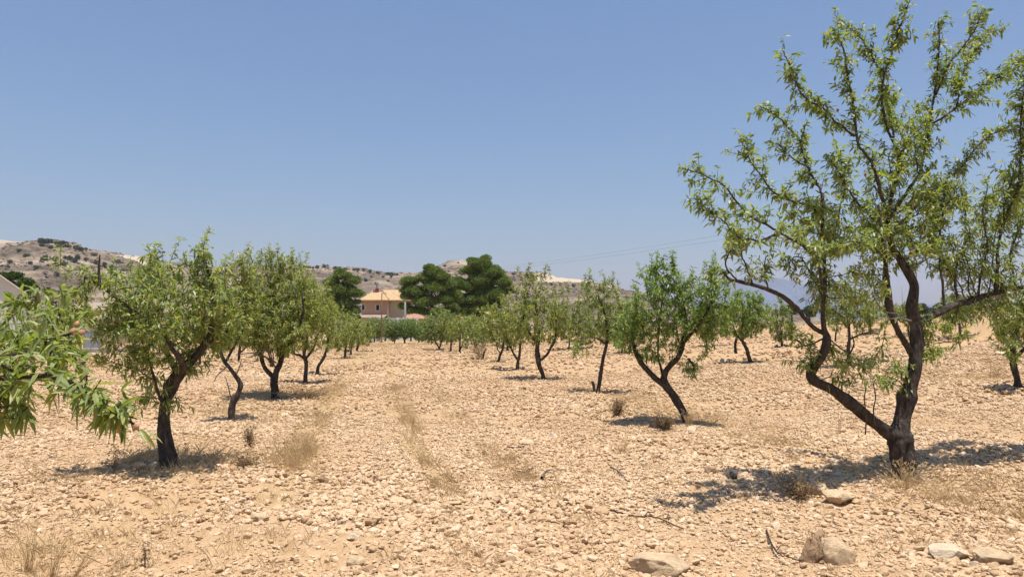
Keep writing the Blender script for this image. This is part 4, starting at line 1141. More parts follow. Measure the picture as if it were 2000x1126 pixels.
# ------------------------------------------------------------------ pines and other trees near the houses
def pine(px, Y, puffs, seed, label, trunk_top, name="pine_tree", group=None, dens=150, mat=None, size=0.20, base_px=None):
    """a pine with a crown of rounded needle clumps; puffs: (px, py, radius px[, metres farther])"""
    r = rng(seed)
    m = Y / FPX
    b = at(base_px or px, 640, Y); b[2] = float(hbase(b[0], b[1])) - 0.1
    root = empty(name, b, label, "tree", group)
    mb = MB()
    top = at(trunk_top[0], trunk_top[1], Y) - b
    tr = smooth_line(np.array([(0, 0, -0.3), top * [.4, .4, .5] + [.15, 0, 0], top]), 6)
    tube(mb, tr, np.linspace(0.24, 0.09, len(tr)) * (m / 0.07), 9, .2, seed)
    for p in puffs:
        c = at(p[0], p[1], Y + (p[3] if len(p) > 3 else 0)) - b
        k = tr[int(len(tr) * r.uniform(.45, .95))]
        l = smooth_line(np.array([k, (k + c) / 2 - [0, 0, .2], c]), 4)
        tube(mb, l, np.linspace(.08, .025, len(l)) * (m / 0.07), 6, .2, seed)
    mb.build("trunk", M_BARK, root, smooth=True)
    cr = MB()
    for p in puffs:
        c = at(p[0], p[1], Y + (p[3] if len(p) > 3 else 0)) - b
        R = p[2] * m
        nsub = max(9, int(30 * (R / 1.2) ** 1.4))
        u = unit(r.normal(size=(nsub, 3))); u[:, 2] = np.abs(u[:, 2]) * 0.9 - 0.25
        sub = c + u * R * r.uniform(.45, .85, nsub)[:, None] * [1, 1, .8]
        sr = R * r.uniform(.22, .42, nsub)
        for q, sR in zip(sub, sr):
            n = int(dens * (sR / .5) ** 1.6) + 20
            d = unit(r.normal(size=(n, 3)) + [0, 0, .25])
            pos = q + d * (sR * r.uniform(.4, 1.25, n) ** .5)[:, None] * [1, 1, .75]
            ax = unit(d + r.normal(0, .9, (n, 3)))
            up = unit(r.normal(size=(n, 3)))
            tone = np.clip(r.normal(.45, .2, n), 0, 1)
            leaves(cr, r, pos, ax, up, size * r.uniform(.7, 1.3, n), size * .42 * np.ones(n), np.zeros(n), tone)
    cr.build("crown", [mat or M_PINE], root)
    return root

PINES = "dark green pines about the houses"
pine(940, 112, [(938, 518, 24), (915, 530, 18), (962, 532, 24), (978, 550, 20), (940, 548, 26), (908, 560, 22), (965, 575, 26), (935, 585, 26), (985, 570, 12), (920, 510, 12), (950, 505, 12), (900, 585, 22), (930, 602, 22), (955, 598, 18), (970, 596, 18), (988, 558, 14), (910, 612, 18), (940, 620, 18), (893, 555, 22), (890, 590, 22), (900, 605, 20), (975, 615, 16), (998, 570, 10), (935, 560, 30, 1), (950, 535, 24, 1)], 201, "tallest dark pine with a broad billowy crown, right of the pink house", (940, 530), group=PINES)
pine(842, 108, [(845, 532, 20), (828, 545, 18), (862, 540, 20), (800, 550, 18), (875, 555, 18), (850, 562, 24), (812, 572, 22), (795, 580, 14), (830, 590, 24), (868, 585, 20), (790, 598, 14), (808, 606, 15), (880, 600, 18), (850, 608, 16), (838, 522, 12), (820, 604, 14), (845, 550, 26, 1), (880, 575, 22, 1), (865, 615, 16), (885, 615, 16), (800, 566, 18), (832, 612, 14)], 202, "wide dark pine overlapping the right side of the pink house", (842, 545), group=PINES)
pine(670, 104, [(668, 540, 20), (648, 552, 18), (690, 548, 17), (660, 568, 24), (690, 572, 18), (648, 585, 18), (675, 592, 20), (698, 590, 10), (665, 532, 14), (690, 606, 16), (660, 606, 18), (675, 570, 28, 1), (650, 570, 20, 1), (640, 600, 16), (700, 575, 14), (675, 618, 18), (695, 622, 14), (652, 622, 16)], 203, "round dark pine left of the pink house", (670, 550), group=PINES, base_px=672)
pine(30, 84, [(5, 545, 20), (28, 542, 17), (50, 552, 16), (65, 562, 10), (-25, 548, 20), (20, 562, 18), (55, 570, 10), (-5, 565, 18), (40, 566, 14)], 204, "bright green domed tree behind the grey gabled shed", (25, 550), name="broad_tree", mat=make_leaf("broad_tree_leaf", [(0, (.03, .06, .012)), (.5, (.06, .11, .02)), (1, (.12, .17, .03))], (.05, .09, .02), .15, .6, .2), size=.22)
pine(1030, 150, [(1030, 590, 9), (1022, 596, 7), (1038, 597, 7)], 205, "small dark round tree under the hill behind the kinked almond", (1030, 592), group=PINES)
pine(1131, 160, [(1131, 591, 6), (1128, 597, 5)], 206, "tiny dark round tree on the slope behind the thin almond", (1131, 592), group=PINES)
pine(1168, 150, [(1168, 590, 11), (1180, 596, 8), (1155, 598, 8), (1175, 604, 8)], 207, "dim green tree on the slope behind the pole-like trunk", (1168, 592), group=PINES)
FARG = "dark trees along the horizon at the right"
for k, (x, y, R) in enumerate(((1545, 600, 9), (1580, 604, 9), (1615, 603, 9), (1690, 606, 9), (1735, 600, 10), (1770, 602, 9), (1800, 600, 10), (1838, 598, 10), (1415, 606, 8), (1975, 598, 9))):
    pine(x, 170 + 6 * (k % 3), [(x, y, R), (x - R, y + 5, R * .8), (x + R, y + 5, R * .8), (x + 3, y + 10, R)], 220 + k, "dark green tree in the line beyond the dry bank", (x, y), name="broad_tree", group=FARG, mat=M_SCRUB, size=.4, dens=60)

# ------------------------------------------------------------------ shrubs on the hills
def hill_shrub_mesh(seed):
    r = rng(seed)
    mb = MB()
    for _ in range(int(r.integers(4, 7))):
        c = np.array((r.normal(0, .32), r.normal(0, .32), r.uniform(.35, .75)))
        n = 90
        d = unit(r.normal(size=(n, 3)))
        leaves(mb, r, c + d * .42 * r.uniform(.6, 1, n)[:, None], unit(d + r.normal(0, .6, (n, 3))), unit(r.normal(size=(n, 3))), .30 * r.uniform(.6, 1.2, n), .16 * np.ones(n), np.zeros(n), np.clip(r.normal(.4, .2, n), 0, 1))
    tube(mb, np.array([(0, 0, -.5), (0, 0, .1), (0, 0, .5)]), np.array((.1, .08, .04)), 5, 0)
    o = mb.build("hill_shrub", M_SCRUB)
    COL.objects.unlink(o)
    return o
PROTO = [hill_shrub_mesh(300 + i) for i in range(5)]

def hit(px, py):
    o = Vector((0, 0, EYE))
    d = Vector(at(px, py, 100.0)) - o
    d.normalize()
    best = None
    for n, b in HILL_TREES.items():
        if n.startswith("mountain"): continue
        h = b.ray_cast(o, d, 3000)
        if h[0] is not None and (best is None or h[3] < best[3]):
            best = h
    return best

SHRUBS_TOP = [(80, 469, 8), (92, 470, 8), (112, 473, 8), (122, 474, 9), (131, 480, 6), (148, 483, 8), (158, 485, 7), (168, 485, 5), (117, 480, 6)]
SHRUBS_SLOPE = [(38, 488, 6), (51, 497, 7), (85, 504, 10), (103, 505, 8), (83, 478, 6), (98, 481, 6), (184, 496, 7), (154, 501, 8), (146, 508, 8), (130, 502, 6), (138, 502, 6), (110, 516, 8), (124, 513, 6), (230, 511, 7), (190, 512, 7), (205, 515, 8), (215, 522, 10), (222, 528, 8), (226, 535, 6), (243, 527, 6), (168, 505, 5), (95, 517, 5), (60, 512, 5), (72, 521, 5), (20, 510, 5), (15, 520, 5), (160, 528, 5), (180, 522, 5), (110, 535, 6)]
SHRUBS_FAR = [(278, 520, 6), (290, 540, 7), (255, 513, 5), (300, 530, 5), (440, 527, 6), (594, 520, 6), (603, 520, 6), (612, 522, 4), (620, 520, 6), (636, 519, 7), (655, 521, 6), (663, 522, 5), (675, 524, 5), (692, 525, 6), (700, 526, 6), (710, 526, 6), (722, 528, 6), (738, 531, 6), (760, 533, 6), (768, 534, 7), (764, 538, 5), (748, 540, 5), (715, 545, 5), (735, 552, 4), (758, 548, 4), (582, 517, 5), (555, 519, 4), (775, 535, 5), (725, 540, 4)]
SHRUBS_MID = [(895, 512, 3), (868, 518, 4), (1003, 533, 7), (817, 542, 6), (808, 545, 5), (1077, 553, 4), (1095, 556, 4), (1120, 556, 6), (1108, 566, 4), (1150, 560, 4), (1062, 566, 4), (1025, 560, 4), (1010, 572, 5), (1140, 575, 4), (1195, 575, 4), (1180, 570, 4), (1225, 580, 4)]
def place_shrubs(spots, label, group):
    r = rng(len(spots))
    for (px, py, R) in spots:
        h = None
        for dy in (0, 1, 2, 3, 5):
            h = hit(px, py + R * .5 + dy)
            if h is not None: break
        if h is None: continue
        s = PROTO[int(r.integers(5))]
        o = s.copy()
        k = R * h[3] / FPX * 0.80
        o.scale = (k * r.uniform(.9, 1.25), k * r.uniform(.9, 1.2), k * r.uniform(.8, 1.05))
        o.location = h[0] - Vector((0, 0, .1 * k))
        o.rotation_euler.z = r.uniform(0, 6.28)
        COL.objects.link(o)
        tag(o, label, "shrub", group)
place_shrubs(SHRUBS_TOP, "dark shrub along the rounded top of the left hill", "shrubs along the top of the left hill")
place_shrubs(SHRUBS_SLOPE, "dark shrub dotted on the slope of the left hill", "shrubs on the slope of the left hill")
place_shrubs(SHRUBS_FAR, "dark shrub on the long ridge behind the pink house", "shrubs on the long ridge")
place_shrubs(SHRUBS_MID, "dark shrub on the pale topped hill right of the pines", "shrubs on the pale topped hill")

def hill_scrub():
    """low dry scrub, too small and too many to count"""
    r = rng(91)
    mb = MB()
    base, s = [], []
    for nm, b in HILL_TREES.items():
        if nm.startswith("mountain"): continue
        x0, x1, y0, y1 = {"hill": (-1150, 60, 600, 1010), "hill.001": (-780, -140, 340, 690), "hill.002": (-140, 300, 500, 840)}[nm]
        n = {"hill": 13000, "hill.001": 9000, "hill.002": 8000}[nm]
        for x, y in zip(r.uniform(x0, x1, n), r.uniform(y0, y1, n)):
            h = b.ray_cast(Vector((x, y, 500)), Vector((0, 0, -1)))
            if h[0] is not None and noise2(x * .02, y * .02, 7) > -0.25:
                base.append(h[0][:]); s.append(r.uniform(.35, 1.25))
    base = np.array(base); s = np.array(s)
    v, f = ico(0)
    n = len(base)
    jit = 1 + .35 * r.normal(size=(n, 12, 1))
    V = base[:, None] + v[None] * jit * s[:, None, None] * [1.3, 1.3, .8]
    F = f[None] + np.arange(n)[:, None, None] * 12
    mb.add(V.reshape(-1, 3), tris=F.reshape(-1, 3), tint=np.repeat(np.clip(r.normal(.5, .25, n), 0, 1), 12))
    m = simple_mat("dry_scrub", (.115, .098, .075), .95, .5, .4)
    return tag(mb.build("scrub", m), "low dry scrub speckling the hillsides", "scrub", kind="stuff")
hill_scrub()

# ------------------------------------------------------------------ houses
M_SALMON = simple_mat("salmon_brick", (0.48, 0.31, 0.215), .85, .08, 2.0)
M_CREAM = simple_mat("cream_render", (0.52, 0.425, 0.315), .85, .06, 1.0)
M_WHITE = simple_mat("white_wash", (0.60, 0.58, 0.54), .8, .06, 1.0)
M_TRIM = simple_mat("white_trim", (0.58, 0.55, 0.50), .6, .04, 2.0)
M_DARK = simple_mat("window_glass", (0.02, 0.022, 0.025), .15, .2, 2.0, spec=.6)
M_REDBRICK = simple_mat("red_brick", (0.33, 0.075, 0.045), .85, .15, 3.0)
M_METAL = simple_mat("grey_metal", (0.26, 0.27, 0.28), .45, .1, 2.0, .4)
M_RUST = simple_mat("rusty_metal", (0.16, 0.085, 0.055), .8, .3, 6.0)
M_SHED = simple_mat("pale_sheet_metal", (0.55, 0.55, 0.53), .55, .08, .8)
M_CONC = simple_mat("concrete", (0.24, 0.25, 0.255), .85, .12, 2.0)
M_BLOCKW = simple_mat("pale_block_wall", (0.55, 0.48, 0.40), .9, .1, 1.2)
M_WMAST = simple_mat("white_paint", (0.80, 0.80, 0.80), .5, .03, 1.0)

def make_tile(name, a, c, d):
    m, nt, b, o = new_mat(name)
    tc = nt.nodes.new("ShaderNodeTexCoord")
    w = N(nt, "ShaderNodeTexWave", Scale=1.7, Distortion=0.4)
    w.bands_direction = 'X'
    nt.links.new(tc.outputs["Object"], w.inputs[0])
    n = noise_tex(nt, 2.4, 6, .7)
    r = ramp(nt, [(.33, d), (.45, a), (.7, c)], n.outputs[0])
    nt.links.new(r.outputs[0], b.inputs["Base Color"])
    b.inputs["Roughness"].default_value = .85
    bump(nt, b, w.outputs[0], .7, .08)
    return m
M_TILE = make_tile("pale_roof_tile", (0.43, 0.285, 0.145), (0.49, 0.35, 0.19), (0.30, 0.18, 0.10))
M_TILE2 = make_tile("red_roof_tile", (0.36, 0.185, 0.115), (0.44, 0.26, 0.165), (0.25, 0.12, 0.08))
M_TILE3 = make_tile("dusty_roof_tile", (0.30, 0.215, 0.165), (0.37, 0.28, 0.22), (0.22, 0.145, 0.11))

def slab_roof(mb, pts, thick=.14):
    """a sloping plane of roof given by its corners, with thickness"""
    P = np.array(pts, float)
    n = len(P)
    V = np.vstack((P, P - [0, 0, thick]))
    for k in range(1, n - 1):
        mb.add(V, tris=[(0, k, k + 1), (n, n + k + 1, n + k)])
    mb.add(V, quads=[(k, n + k, n + (k + 1) % n, (k + 1) % n) for k in range(n)])

def window(root, x0, x1, z0, z1, y, depth=.12):
    """frame standing proud of the wall, pane set in it (the wall faces the camera, at local y)"""
    f = MB()
    t = .11
    box(f, x0 - t, x0, y - .06, y + depth, z0 - t, z1 + t)
    box(f, x1, x1 + t, y - .06, y + depth, z0 - t, z1 + t)
    box(f, x0, x1, y - .06, y + depth, z1, z1 + t)
    box(f, x0, x1, y - .09, y + depth, z0 - t, z0)
    fo = f.build("window", M_TRIM, root)
    p = MB()
    box(p, x0, x1, y - .015, y + .03, z0, z1)
    box(p, (x0 + x1) / 2 - .02, (x0 + x1) / 2 + .02, y - .035, y - .018, z0, z1)
    p.build("pane", M_DARK, fo)

def pink_house():
    D = 118.0
    m = D / FPX
    X = lambda px: (px - 1000) * m
    Z = lambda py: at(1000, py, D)[2]
    b = np.array((X(740), D, -0.35))
    root = empty("house", b, "two storey house with salmon brick walls and a pale tiled roof between the pines", "house")
    lx = lambda px: X(px) - b[0]
    lz = lambda py: Z(py) - b[2]
    w = MB()
    box(w, lx(706), lx(757.5), 0, 8.5, 0, lz(585))
    w.build("wall", M_SALMON, root)
    c = MB()
    box(c, lx(757.5) + .004, lx(812), .55, 9.5, 0, lz(585) + .05)
    tag(c.build("wall", M_CREAM, root), "cream rendered side wall")
    band = MB()
    box(band, lx(703), lx(757.5), -.05, -.004, lz(617), lz(613.5))
    box(band, lx(756.5), lx(758.6), -.03, .5, 0, lz(585.5))
    band.build("trim", M_CREAM, root)
    r = MB()
    e0, e1, yf, yb = lx(702.5), lx(760.5), -.6, 9.1
    ez, rz = lz(585.5), lz(567.5)
    mx0, mx1, ym = lx(718), lx(741), 3.6
    slab_roof(r, [(e0, yf, ez), (e1, yf, ez), (mx1, ym, rz), (mx0, ym, rz)])
    slab_roof(r, [(e0, yb, ez), (e0, yf, ez), (mx0, ym, rz)])
    slab_roof(r, [(e1, yb, ez), (e0, yb, ez), (mx0, ym, rz), (mx1, ym, rz)])
    f0, f1 = lx(736), lx(816)
    slab_roof(r, [(lx(759), -.1, ez), (f1, -.1, ez), (lx(806), 5, lz(562.5)), (f0, 5, lz(562.5))])
    slab_roof(r, [(f1, 10, ez), (lx(736), 10, ez), (f0, 5, lz(562.5)), (lx(806), 5, lz(562.5))])
    slab_roof(r, [(f1, -.1, ez), (f1, 10, ez), (lx(806), 5, lz(562.5))])
    hip = np.array([(lx(759.5), -.3, ez + .12), (lx(741), 3.6, rz + .14)])
    tube(r, hip, np.array((.1, .1)), 6, 0)
    ro = r.build("roof", M_TILE, root)
    ch = MB()
    box(ch, lx(725.5), lx(731.5), 3.2, 3.8, lz(569), lz(561.5))
    box(ch, lx(725), lx(732), 3.15, 3.85, lz(561.5), lz(560.3))
    ch.build("chimney", M_REDBRICK, ro)
    fl = MB()
    tube(fl, np.array([(lx(728), 3.5, lz(561)), (lx(728), 3.5, lz(554)), (lx(728), 3.5, lz(550.5))]), np.array((.16, .16, .22)), 10, 0)
    box(fl, lx(720.5), lx(725), 3.3, 3.7, lz(568), lz(563.2))
    fl.build("flue", M_METAL, ro)
    window(root, lx(734.8), lx(740.6), lz(605.5), lz(595.0), 0)
    window(root, lx(707.2), lx(711.8), lz(605.0), lz(595.0), 0)
    # porch and single storey wing
    p = MB()
    box(p, lx(696), lx(756), -3.2, -.006, 0, lz(620.5))
    p.build("porch", M_CREAM, root)
    pr = MB()
    slab_roof(pr, [(lx(694), -3.5, lz(620)), (lx(757), -3.5, lz(620)), (lx(757), -.06, lz(614)), (lx(699), -.06, lz(614))], .12)
    pr.build("porch_roof", M_TILE3, root)
    wg = MB()
    box(wg, lx(795), lx(842), -4.2, -.3, 0, lz(622.4))
    tag(wg.build("wing", M_CREAM, root), "single storey wing with a low red roof")
    wr = MB()
    zz, zt = lz(622.6), lz(612.5)
    slab_roof(wr, [(lx(792), -4.7, zz), (lx(845), -4.7, zz), (lx(822), -2.2, zt), (lx(803), -2.2, zt)])
    slab_roof(wr, [(lx(845), -4.7, zz), (lx(845), .3, zz), (lx(822), -2.2, zt)])
    slab_roof(wr, [(lx(792), .3, zz), (lx(792), -4.7, zz), (lx(803), -2.2, zt)])
    wr.build("wing_roof", M_TILE2, root)
    ev = MB()
    box(ev, lx(792), lx(845), -4.78, -4.706, zz - .16, zz + .02)
    ev.build("eave", M_TILE, root)
pink_house()

def garden_wall():
    D = 104.0
    m = D / FPX
    b = at(768, 640, D); b[2] = -.4
    o = MB()
    L = 92 * m
    H = at(0, 621, D)[2] - b[2]
    box(o, -L / 2, L / 2, 0, .25, 0, H - .12)
    box(o, -L / 2 - .05, L / 2 + .05, -.05, .30, H - .12, H)
    for k in range(6):
        x = -L / 2 + L * k / 5
        box(o, x - .2, x + .2, -.1, -.006, 0, H + .1)
    tag(o.build("garden_wall", M_WHITE, loc=b), "white garden wall in front of the pink house", "wall")
garden_wall()
def white_shed():
    D = 100.0
    m = D / FPX
    b = at(730, 640, D); b[2] = -.4
    root = empty("white_hut", b, "low white hut half hidden by the olive green trees below the pink house", "hut")
    w = MB()
    hw, H = 12 * m, at(0, 627, D)[2] - b[2]
    box(w, -hw, hw, 0, 2.4, 0, H)
    w.build("wall", M_WHITE, root)
    r = MB()
    box(r, -hw - .1, hw + .1, -.1, 2.5, H + .004, H + .1)
    r.build("roof", M_CONC, root)
white_shed()

def pole(px, py_top, py_bot, D, rad, mat, name, label, cat, arm=False):
    b = at(px, py_bot, D); b[2] = float(gz(b[0], b[1]))
    H = at(px, py_top, D)[2] - b[2]
    root = empty(name, b, label, cat)
    s = MB()
    tube(s, np.array([(0, 0, -.2), (0, 0, H * .5), (0, 0, H)]), np.array((rad * 1.15, rad, rad * .8)), 8, 0)
    s.build("pole", mat, root, smooth=True)
    f = MB()
    box(f, -.18, .18, -.18, .18, -.05, .1)
    f.build("base_plate", mat, root)
    if arm:
        a = MB()
        tube(a, np.array([(0, 0, H - .05), (.3, -.1, H - .02), (.55, -.15, H - .08)]), np.array((.03, .03, .05)), 6, 0)
        a.build("arm", mat, root)
    return root
pole(745, 572, 664, 84, .065, M_RUST, "lamp_pole", "thin rusty pole standing in front of the pink house", "pole", True)
pole(791, 590, 640, 106, .16, M_CONC, "concrete_post", "pale grey concrete post rising over the garden wall", "post")
pole(842, 612, 640, 102, .09, M_WMAST, "white_post", "short white post at the end of the wing roof", "post")
for k, (x, y0, D) in enumerate(((1713, 568, 230), (1738, 585, 240), (1764, 560, 225))):
    pole(x, y0, 640, D, .14, M_CONC, "white_mast", ["slim white mast left of the tall tree's stem, low on the horizon", "shortest white mast just beside the stem of the tall tree", "tallest white mast showing right through the tall tree's stems"][k], "mast")

def gable_shed():
    D = 62.0
    m = D / FPX
    X = lambda px: (px - 1000) * m
    Z = lambda py: at(1000, py, D)[2]
    b = np.array((X(0), D, -.2))
    root = empty("metal_shed", b, "pale grey gabled shed at the left edge", "shed")
    lx = lambda px: X(px) - b[0]
    lz = lambda py: Z(py) - b[2]
    turn = math.atan2(-b[0], D)
    root.rotation_euler.z = turn
    ck = math.cos(turn)
    ax, az, ex, ez = lx(-45) * ck, lz(512), lx(56) * ck, lz(577)
    lxx = 2 * ax - ex
    w = MB()
    dep = 2.6
    V = [(ex, 0, 0), (ex, 0, ez), (ax, 0, az), (lxx, 0, ez), (lxx, 0, 0)]
    V2 = [(x, dep, z) for x, _, z in V]
    w.add(V + V2, tris=[(0, 1, 2), (0, 2, 4), (2, 3, 4), (5, 7, 6), (5, 9, 7), (7, 9, 8)], quads=[(0, 5, 6, 1), (3, 8, 9, 4)])
    for k in range(1, 7):                                   # sheet laps
        z = ez * k / 6.0
        box(w, lxx + .02, ex - .02, -.03, -.004, z - .03, z)
    w.build("wall", M_SHED, root)
    r = MB()
    u = np.array((ex - ax, 0, ez - az)); u = u / np.linalg.norm(u)
    ov = .35
    slab_roof(r, [(ax, -ov, az + .14), (ex + u[0] * ov, -ov, ez + u[2] * ov + .14), (ex + u[0] * ov, dep + ov, ez + u[2] * ov + .14), (ax, dep + ov, az + .14)], .13)
    slab_roof(r, [(ax, dep + ov, az + .14), (lxx - u[0] * ov, dep + ov, ez + u[2] * ov + .14), (lxx - u[0] * ov, -ov, ez + u[2] * ov + .14), (ax, -ov, az + .14)], .13)
    r.build("roof", M_SHED, root)
gable_shed()

def low_house(px0, px1, py_eave, py_ridge, D, wall, roof, label, depth=8.0, gable=False):
    m = D / FPX
    b = at((px0 + px1) / 2, 640, D); b[2] = -.3
    root = empty("house", b, label, "house")
    hw = (px1 - px0) / 2 * m
    ez, rz = at(0, py_eave, D)[2] - b[2], at(0, py_ridge, D)[2] - b[2]
    w = MB()
    box(w, -hw, hw, 0, depth, 0, ez)
    w.build("wall", wall, root)
    r = MB()
    o = .4
    slab_roof(r, [(-hw - o, -o, ez + .13), (hw + o, -o, ez + .13), (hw * (.55 if not gable else 1) + (o if gable else 0), depth / 2, rz), (-hw * (.55 if not gable else 1) - (o if gable else 0), depth / 2, rz)])
    slab_roof(r, [(hw + o, depth + o, ez + .13), (-hw - o, depth + o, ez + .13), (-hw * (.55 if not gable else 1) - (o if gable else 0), depth / 2, rz), (hw * (.55 if not gable else 1) + (o if gable else 0), depth / 2, rz)])
    if not gable:
        slab_roof(r, [(hw + o, -o, ez + .13), (hw + o, depth + o, ez + .13), (hw * .55, depth / 2, rz)])
        slab_roof(r, [(-hw - o, depth + o, ez + .13), (-hw - o, -o, ez + .13), (-hw * .55, depth / 2, rz)])
    r.build("roof", roof, root)
    n = max(2, int(2 * hw / 3.5))
    for k in range(n):
        x = -hw + 2 * hw * (k + .5) / n
        window(root, x - .45, x + .45, 1.0, min(2.1, ez - .4), 0)
    return root
low_house(176, 262, 626, 602, 82, M_CREAM, M_TILE3, "low house with a dusty tiled hip roof glimpsed between the left trees")
low_house(132, 200, 606, 588, 125, M_SALMON, M_TILE3, "far low house with a reddish roof behind the left trees", gable=True)
low_house(300, 420, 612, 592, 118, M_CREAM, M_TILE3, "long pale house mostly hidden behind the leaning tree")
low_house(868, 905, 622, 606, 124, M_WHITE, M_TILE, "white house corner showing under the pines")
low_house(918, 960, 628, 608, 130, M_CREAM, M_TILE, "pale orange house peeping out below the tallest pine", gable=True)

def gate():
    D = 50.0
    b = at(178, 684, D); b[2] = float(gz(b[0], b[1]))
    root = empty("sliding_gate", b, "blue grey sheet gate beside the pale boundary wall at the left", "gate")
    m = D / FPX
    g = MB()
    box(g, -14 * m, 14 * m, 0, .06, .12, 1.15 + .25)
    g.build("panel", simple_mat("blue_grey_sheet", (.25, .28, .32), .5, .08, 2.0), root)
    f = MB()
    for x in (-14.6 * m, 14.6 * m):
        box(f, x - .05, x + .05, -.03, .09, 0, 1.6)
    box(f, -14 * m, 14 * m, -.02, -.004, 1.34, 1.42)
    f.build("gate_frame", M_METAL, root)
gate()
def boundary_wall():
    D = 46.0
    m = D / FPX
    b = at(150, 690, D); b[2] = float(hbase(b[0], b[1])) - .1
    o = MB()
    box(o, -150 * m, 88 * m, 0, .2, 0, .42)
    box(o, -150 * m - .03, 88 * m + .03, -.03, .23, .42, .47)
    tag(o.build("boundary_wall", M_BLOCKW, loc=b), "low pale boundary wall along the field's left end", "wall")
    for k, x in enumerate((140, 177, 208, 232, 100, 262)):
        p = at(x, 690, D - .25); p[2] = float(hbase(p[0], p[1]))
        q = MB()
        H = 1.25 if k != 1 else 1.5
        tube(q, np.array([(0, 0, -.2), (0, 0, H / 2), (0, 0, H)]), np.array((.03, .03, .03)), 6, 0)
        box(q, -.05, .05, -.05, .05, H - .02, H + .03)
        tag(q.build("fence_post", M_METAL, loc=p), "thin grey metal post standing along the pale boundary wall", "post", "fence posts along the boundary wall")
boundary_wall()

def rubble_wall():
    r = rng(61)
    b = np.array((20.4, 32.0, 0.0)); b[2] = float(hbase(b[0], b[1]))
    mb = MB()
    for row in range(4):
        x = -1.2
        while x < 1.2:
            w = r.uniform(.15, .36)
            v, f = stone_shape(1, r, 6)
            mb.add(v * [w * .62, .3, .17] + [x + w / 2, r.normal(0, .05) + .08 * row, .12 + row * .21], tris=f, tint=np.clip(r.normal(.45, .2), 0, .9))
            x += w
    mb.build("rubble_wall", simple_mat("grey_rubble", (.22, .19, .16), .95, .35, 5), loc=b)
    tag(bpy.data.objects["rubble_wall"], "grey rubble retaining wall on the dry bank at the right", "wall")
rubble_wall()

# ------------------------------------------------------------------ power lines
def wire(p0, p1, D0, D1, sag, label):
    a, c = at(*p0, D0), at(*p1, D1)
    t = np.linspace(0, 1, 40)[:, None]
    L = a * (1 - t) + c * t
    L[:, 2] -= sag * 4 * (t * (1 - t))[:, 0]
    mb = MB()
    tube(mb, L, np.full(40, .013), 5, 0)
    tag(mb.build("power_line", simple_mat("cable", (.12, .13, .15), .6, .05, 1), smooth=True), label, "cable")
wire((930, 527), (2300, 300), 190, 60, .9, "upper thin power line crossing the sky above the hill")
wire((930, 531), (2300, 320), 190, 60, .9, "lower thin power line crossing the sky above the hill")
def power_pole(px, py, D, label):
    b = at(px, 640, D); b[2] = float(hbase(b[0], b[1]))
    H = at(px, py, D)[2] - b[2]
    root = empty("power_pole", b, label, "pole")
    s = MB(); tube(s, np.array([(0, 0, -.3), (0, 0, H / 2), (0, 0, H + .4)]), np.array((.2, .17, .13)), 9, 0)
    s.build("pole", M_CONC, root)
    a = MB(); box(a, -.8, .8, -.06, .06, H - .05, H + .07); a.build("crossarm", M_METAL, root)
power_pole(930, 529, 190, "power pole hidden behind the tallest pine")
# ------------------------------------------------------------------ loose rocks, weeds and fallen twigs
M_ROCK_PALE = simple_mat("pale_limestone", (0.56, 0.41, 0.255), .9, .22, 14, spec=.1)
M_ROCK_BROWN = simple_mat("brown_limestone", (0.38, 0.25, 0.15), .9, .3, 12, spec=.1)
M_ROCK_GREY = simple_mat("grey_stone", (0.12, 0.10, 0.085), .9, .3, 14, spec=.1)
M_ROCK_WHITE = simple_mat("white_limestone", (0.62, 0.49, 0.34), .9, .15, 14, spec=.1)

for _m in (M_ROCK_PALE, M_ROCK_BROWN, M_ROCK_GREY, M_ROCK_WHITE):
    _nt = _m.node_tree
    bump(_nt, _nt.nodes["Principled BSDF"], noise_tex(_nt, 38.0, 8, .75).outputs[0], .9, .03)

def rock(px, py, wpx, hpx, mat, label, seed, deep=1.0, cuts=14, group=None):
    r = rng(seed)
    p = ground_at(px, py + hpx * .35)
    m = p[1] / FPX
    v, f = ico(4)
    v = v * (1 + .16 * noise3(v[:, 0] * 1.3, v[:, 1] * 1.3, v[:, 2] * 1.3, seed))[:, None]
    for _ in range(cuts):
        n = unit(r.normal(size=3)); d = v @ n - r.uniform(.5, .8)
        v = v - np.clip(d, 0, None)[:, None] * n
    v = v * (1 + .05 * noise3(v[:, 0] * 5, v[:, 1] * 5, v[:, 2] * 5, seed + 1) + .03 * noise3(v[:, 0] * 15, v[:, 1] * 15, v[:, 2] * 15, seed + 2))[:, None]
    w = wpx * m / 2 / .75
    mb = MB()
    mb.add(v * [w, w * .8 * deep, hpx * m / 2 / .62], tris=f)
    o = mb.build("rock", mat, loc=p + [0, 0, hpx * m * .22], smooth=True)
    o.rotation_euler.z = r.uniform(-.3, .3)
    return tag(o, label, "rock", group)
rock(1275, 1098, 100, 38, M_ROCK_PALE, "broad flat pale rock at the bottom edge, right of the middle", 1)
rock(1600, 1075, 62, 62, M_ROCK_BROWN, "upright brown faced rock among dry stalks at the lower right", 2)
rock(1632, 1078, 62, 58, M_ROCK_PALE, "pale slab leaning against the upright brown rock", 3)
rock(1848, 1070, 76, 30, M_ROCK_WHITE, "blocky white topped rock at the lower right", 4, .7)
rock(1930, 1082, 70, 26, M_ROCK_PALE, "low long rock just right of the blocky white one", 5)
rock(1428, 925, 30, 22, M_ROCK_GREY, "squarish dark stone left of the tall tree's shade", 6)
rock(1385, 918, 20, 16, M_ROCK_BROWN, "small brown stone beside the squarish dark one", 7)
rock(1635, 968, 46, 26, M_ROCK_PALE, "pale wedge of rock in the tall tree's shade", 8)
rock(1600, 955, 34, 20, M_ROCK_PALE, "rounded stone behind the pale wedge in the shade", 9)
rock(1282, 826, 24, 24, M_ROCK_GREY, "dark rounded stone left of the curved trunk's foot", 10)
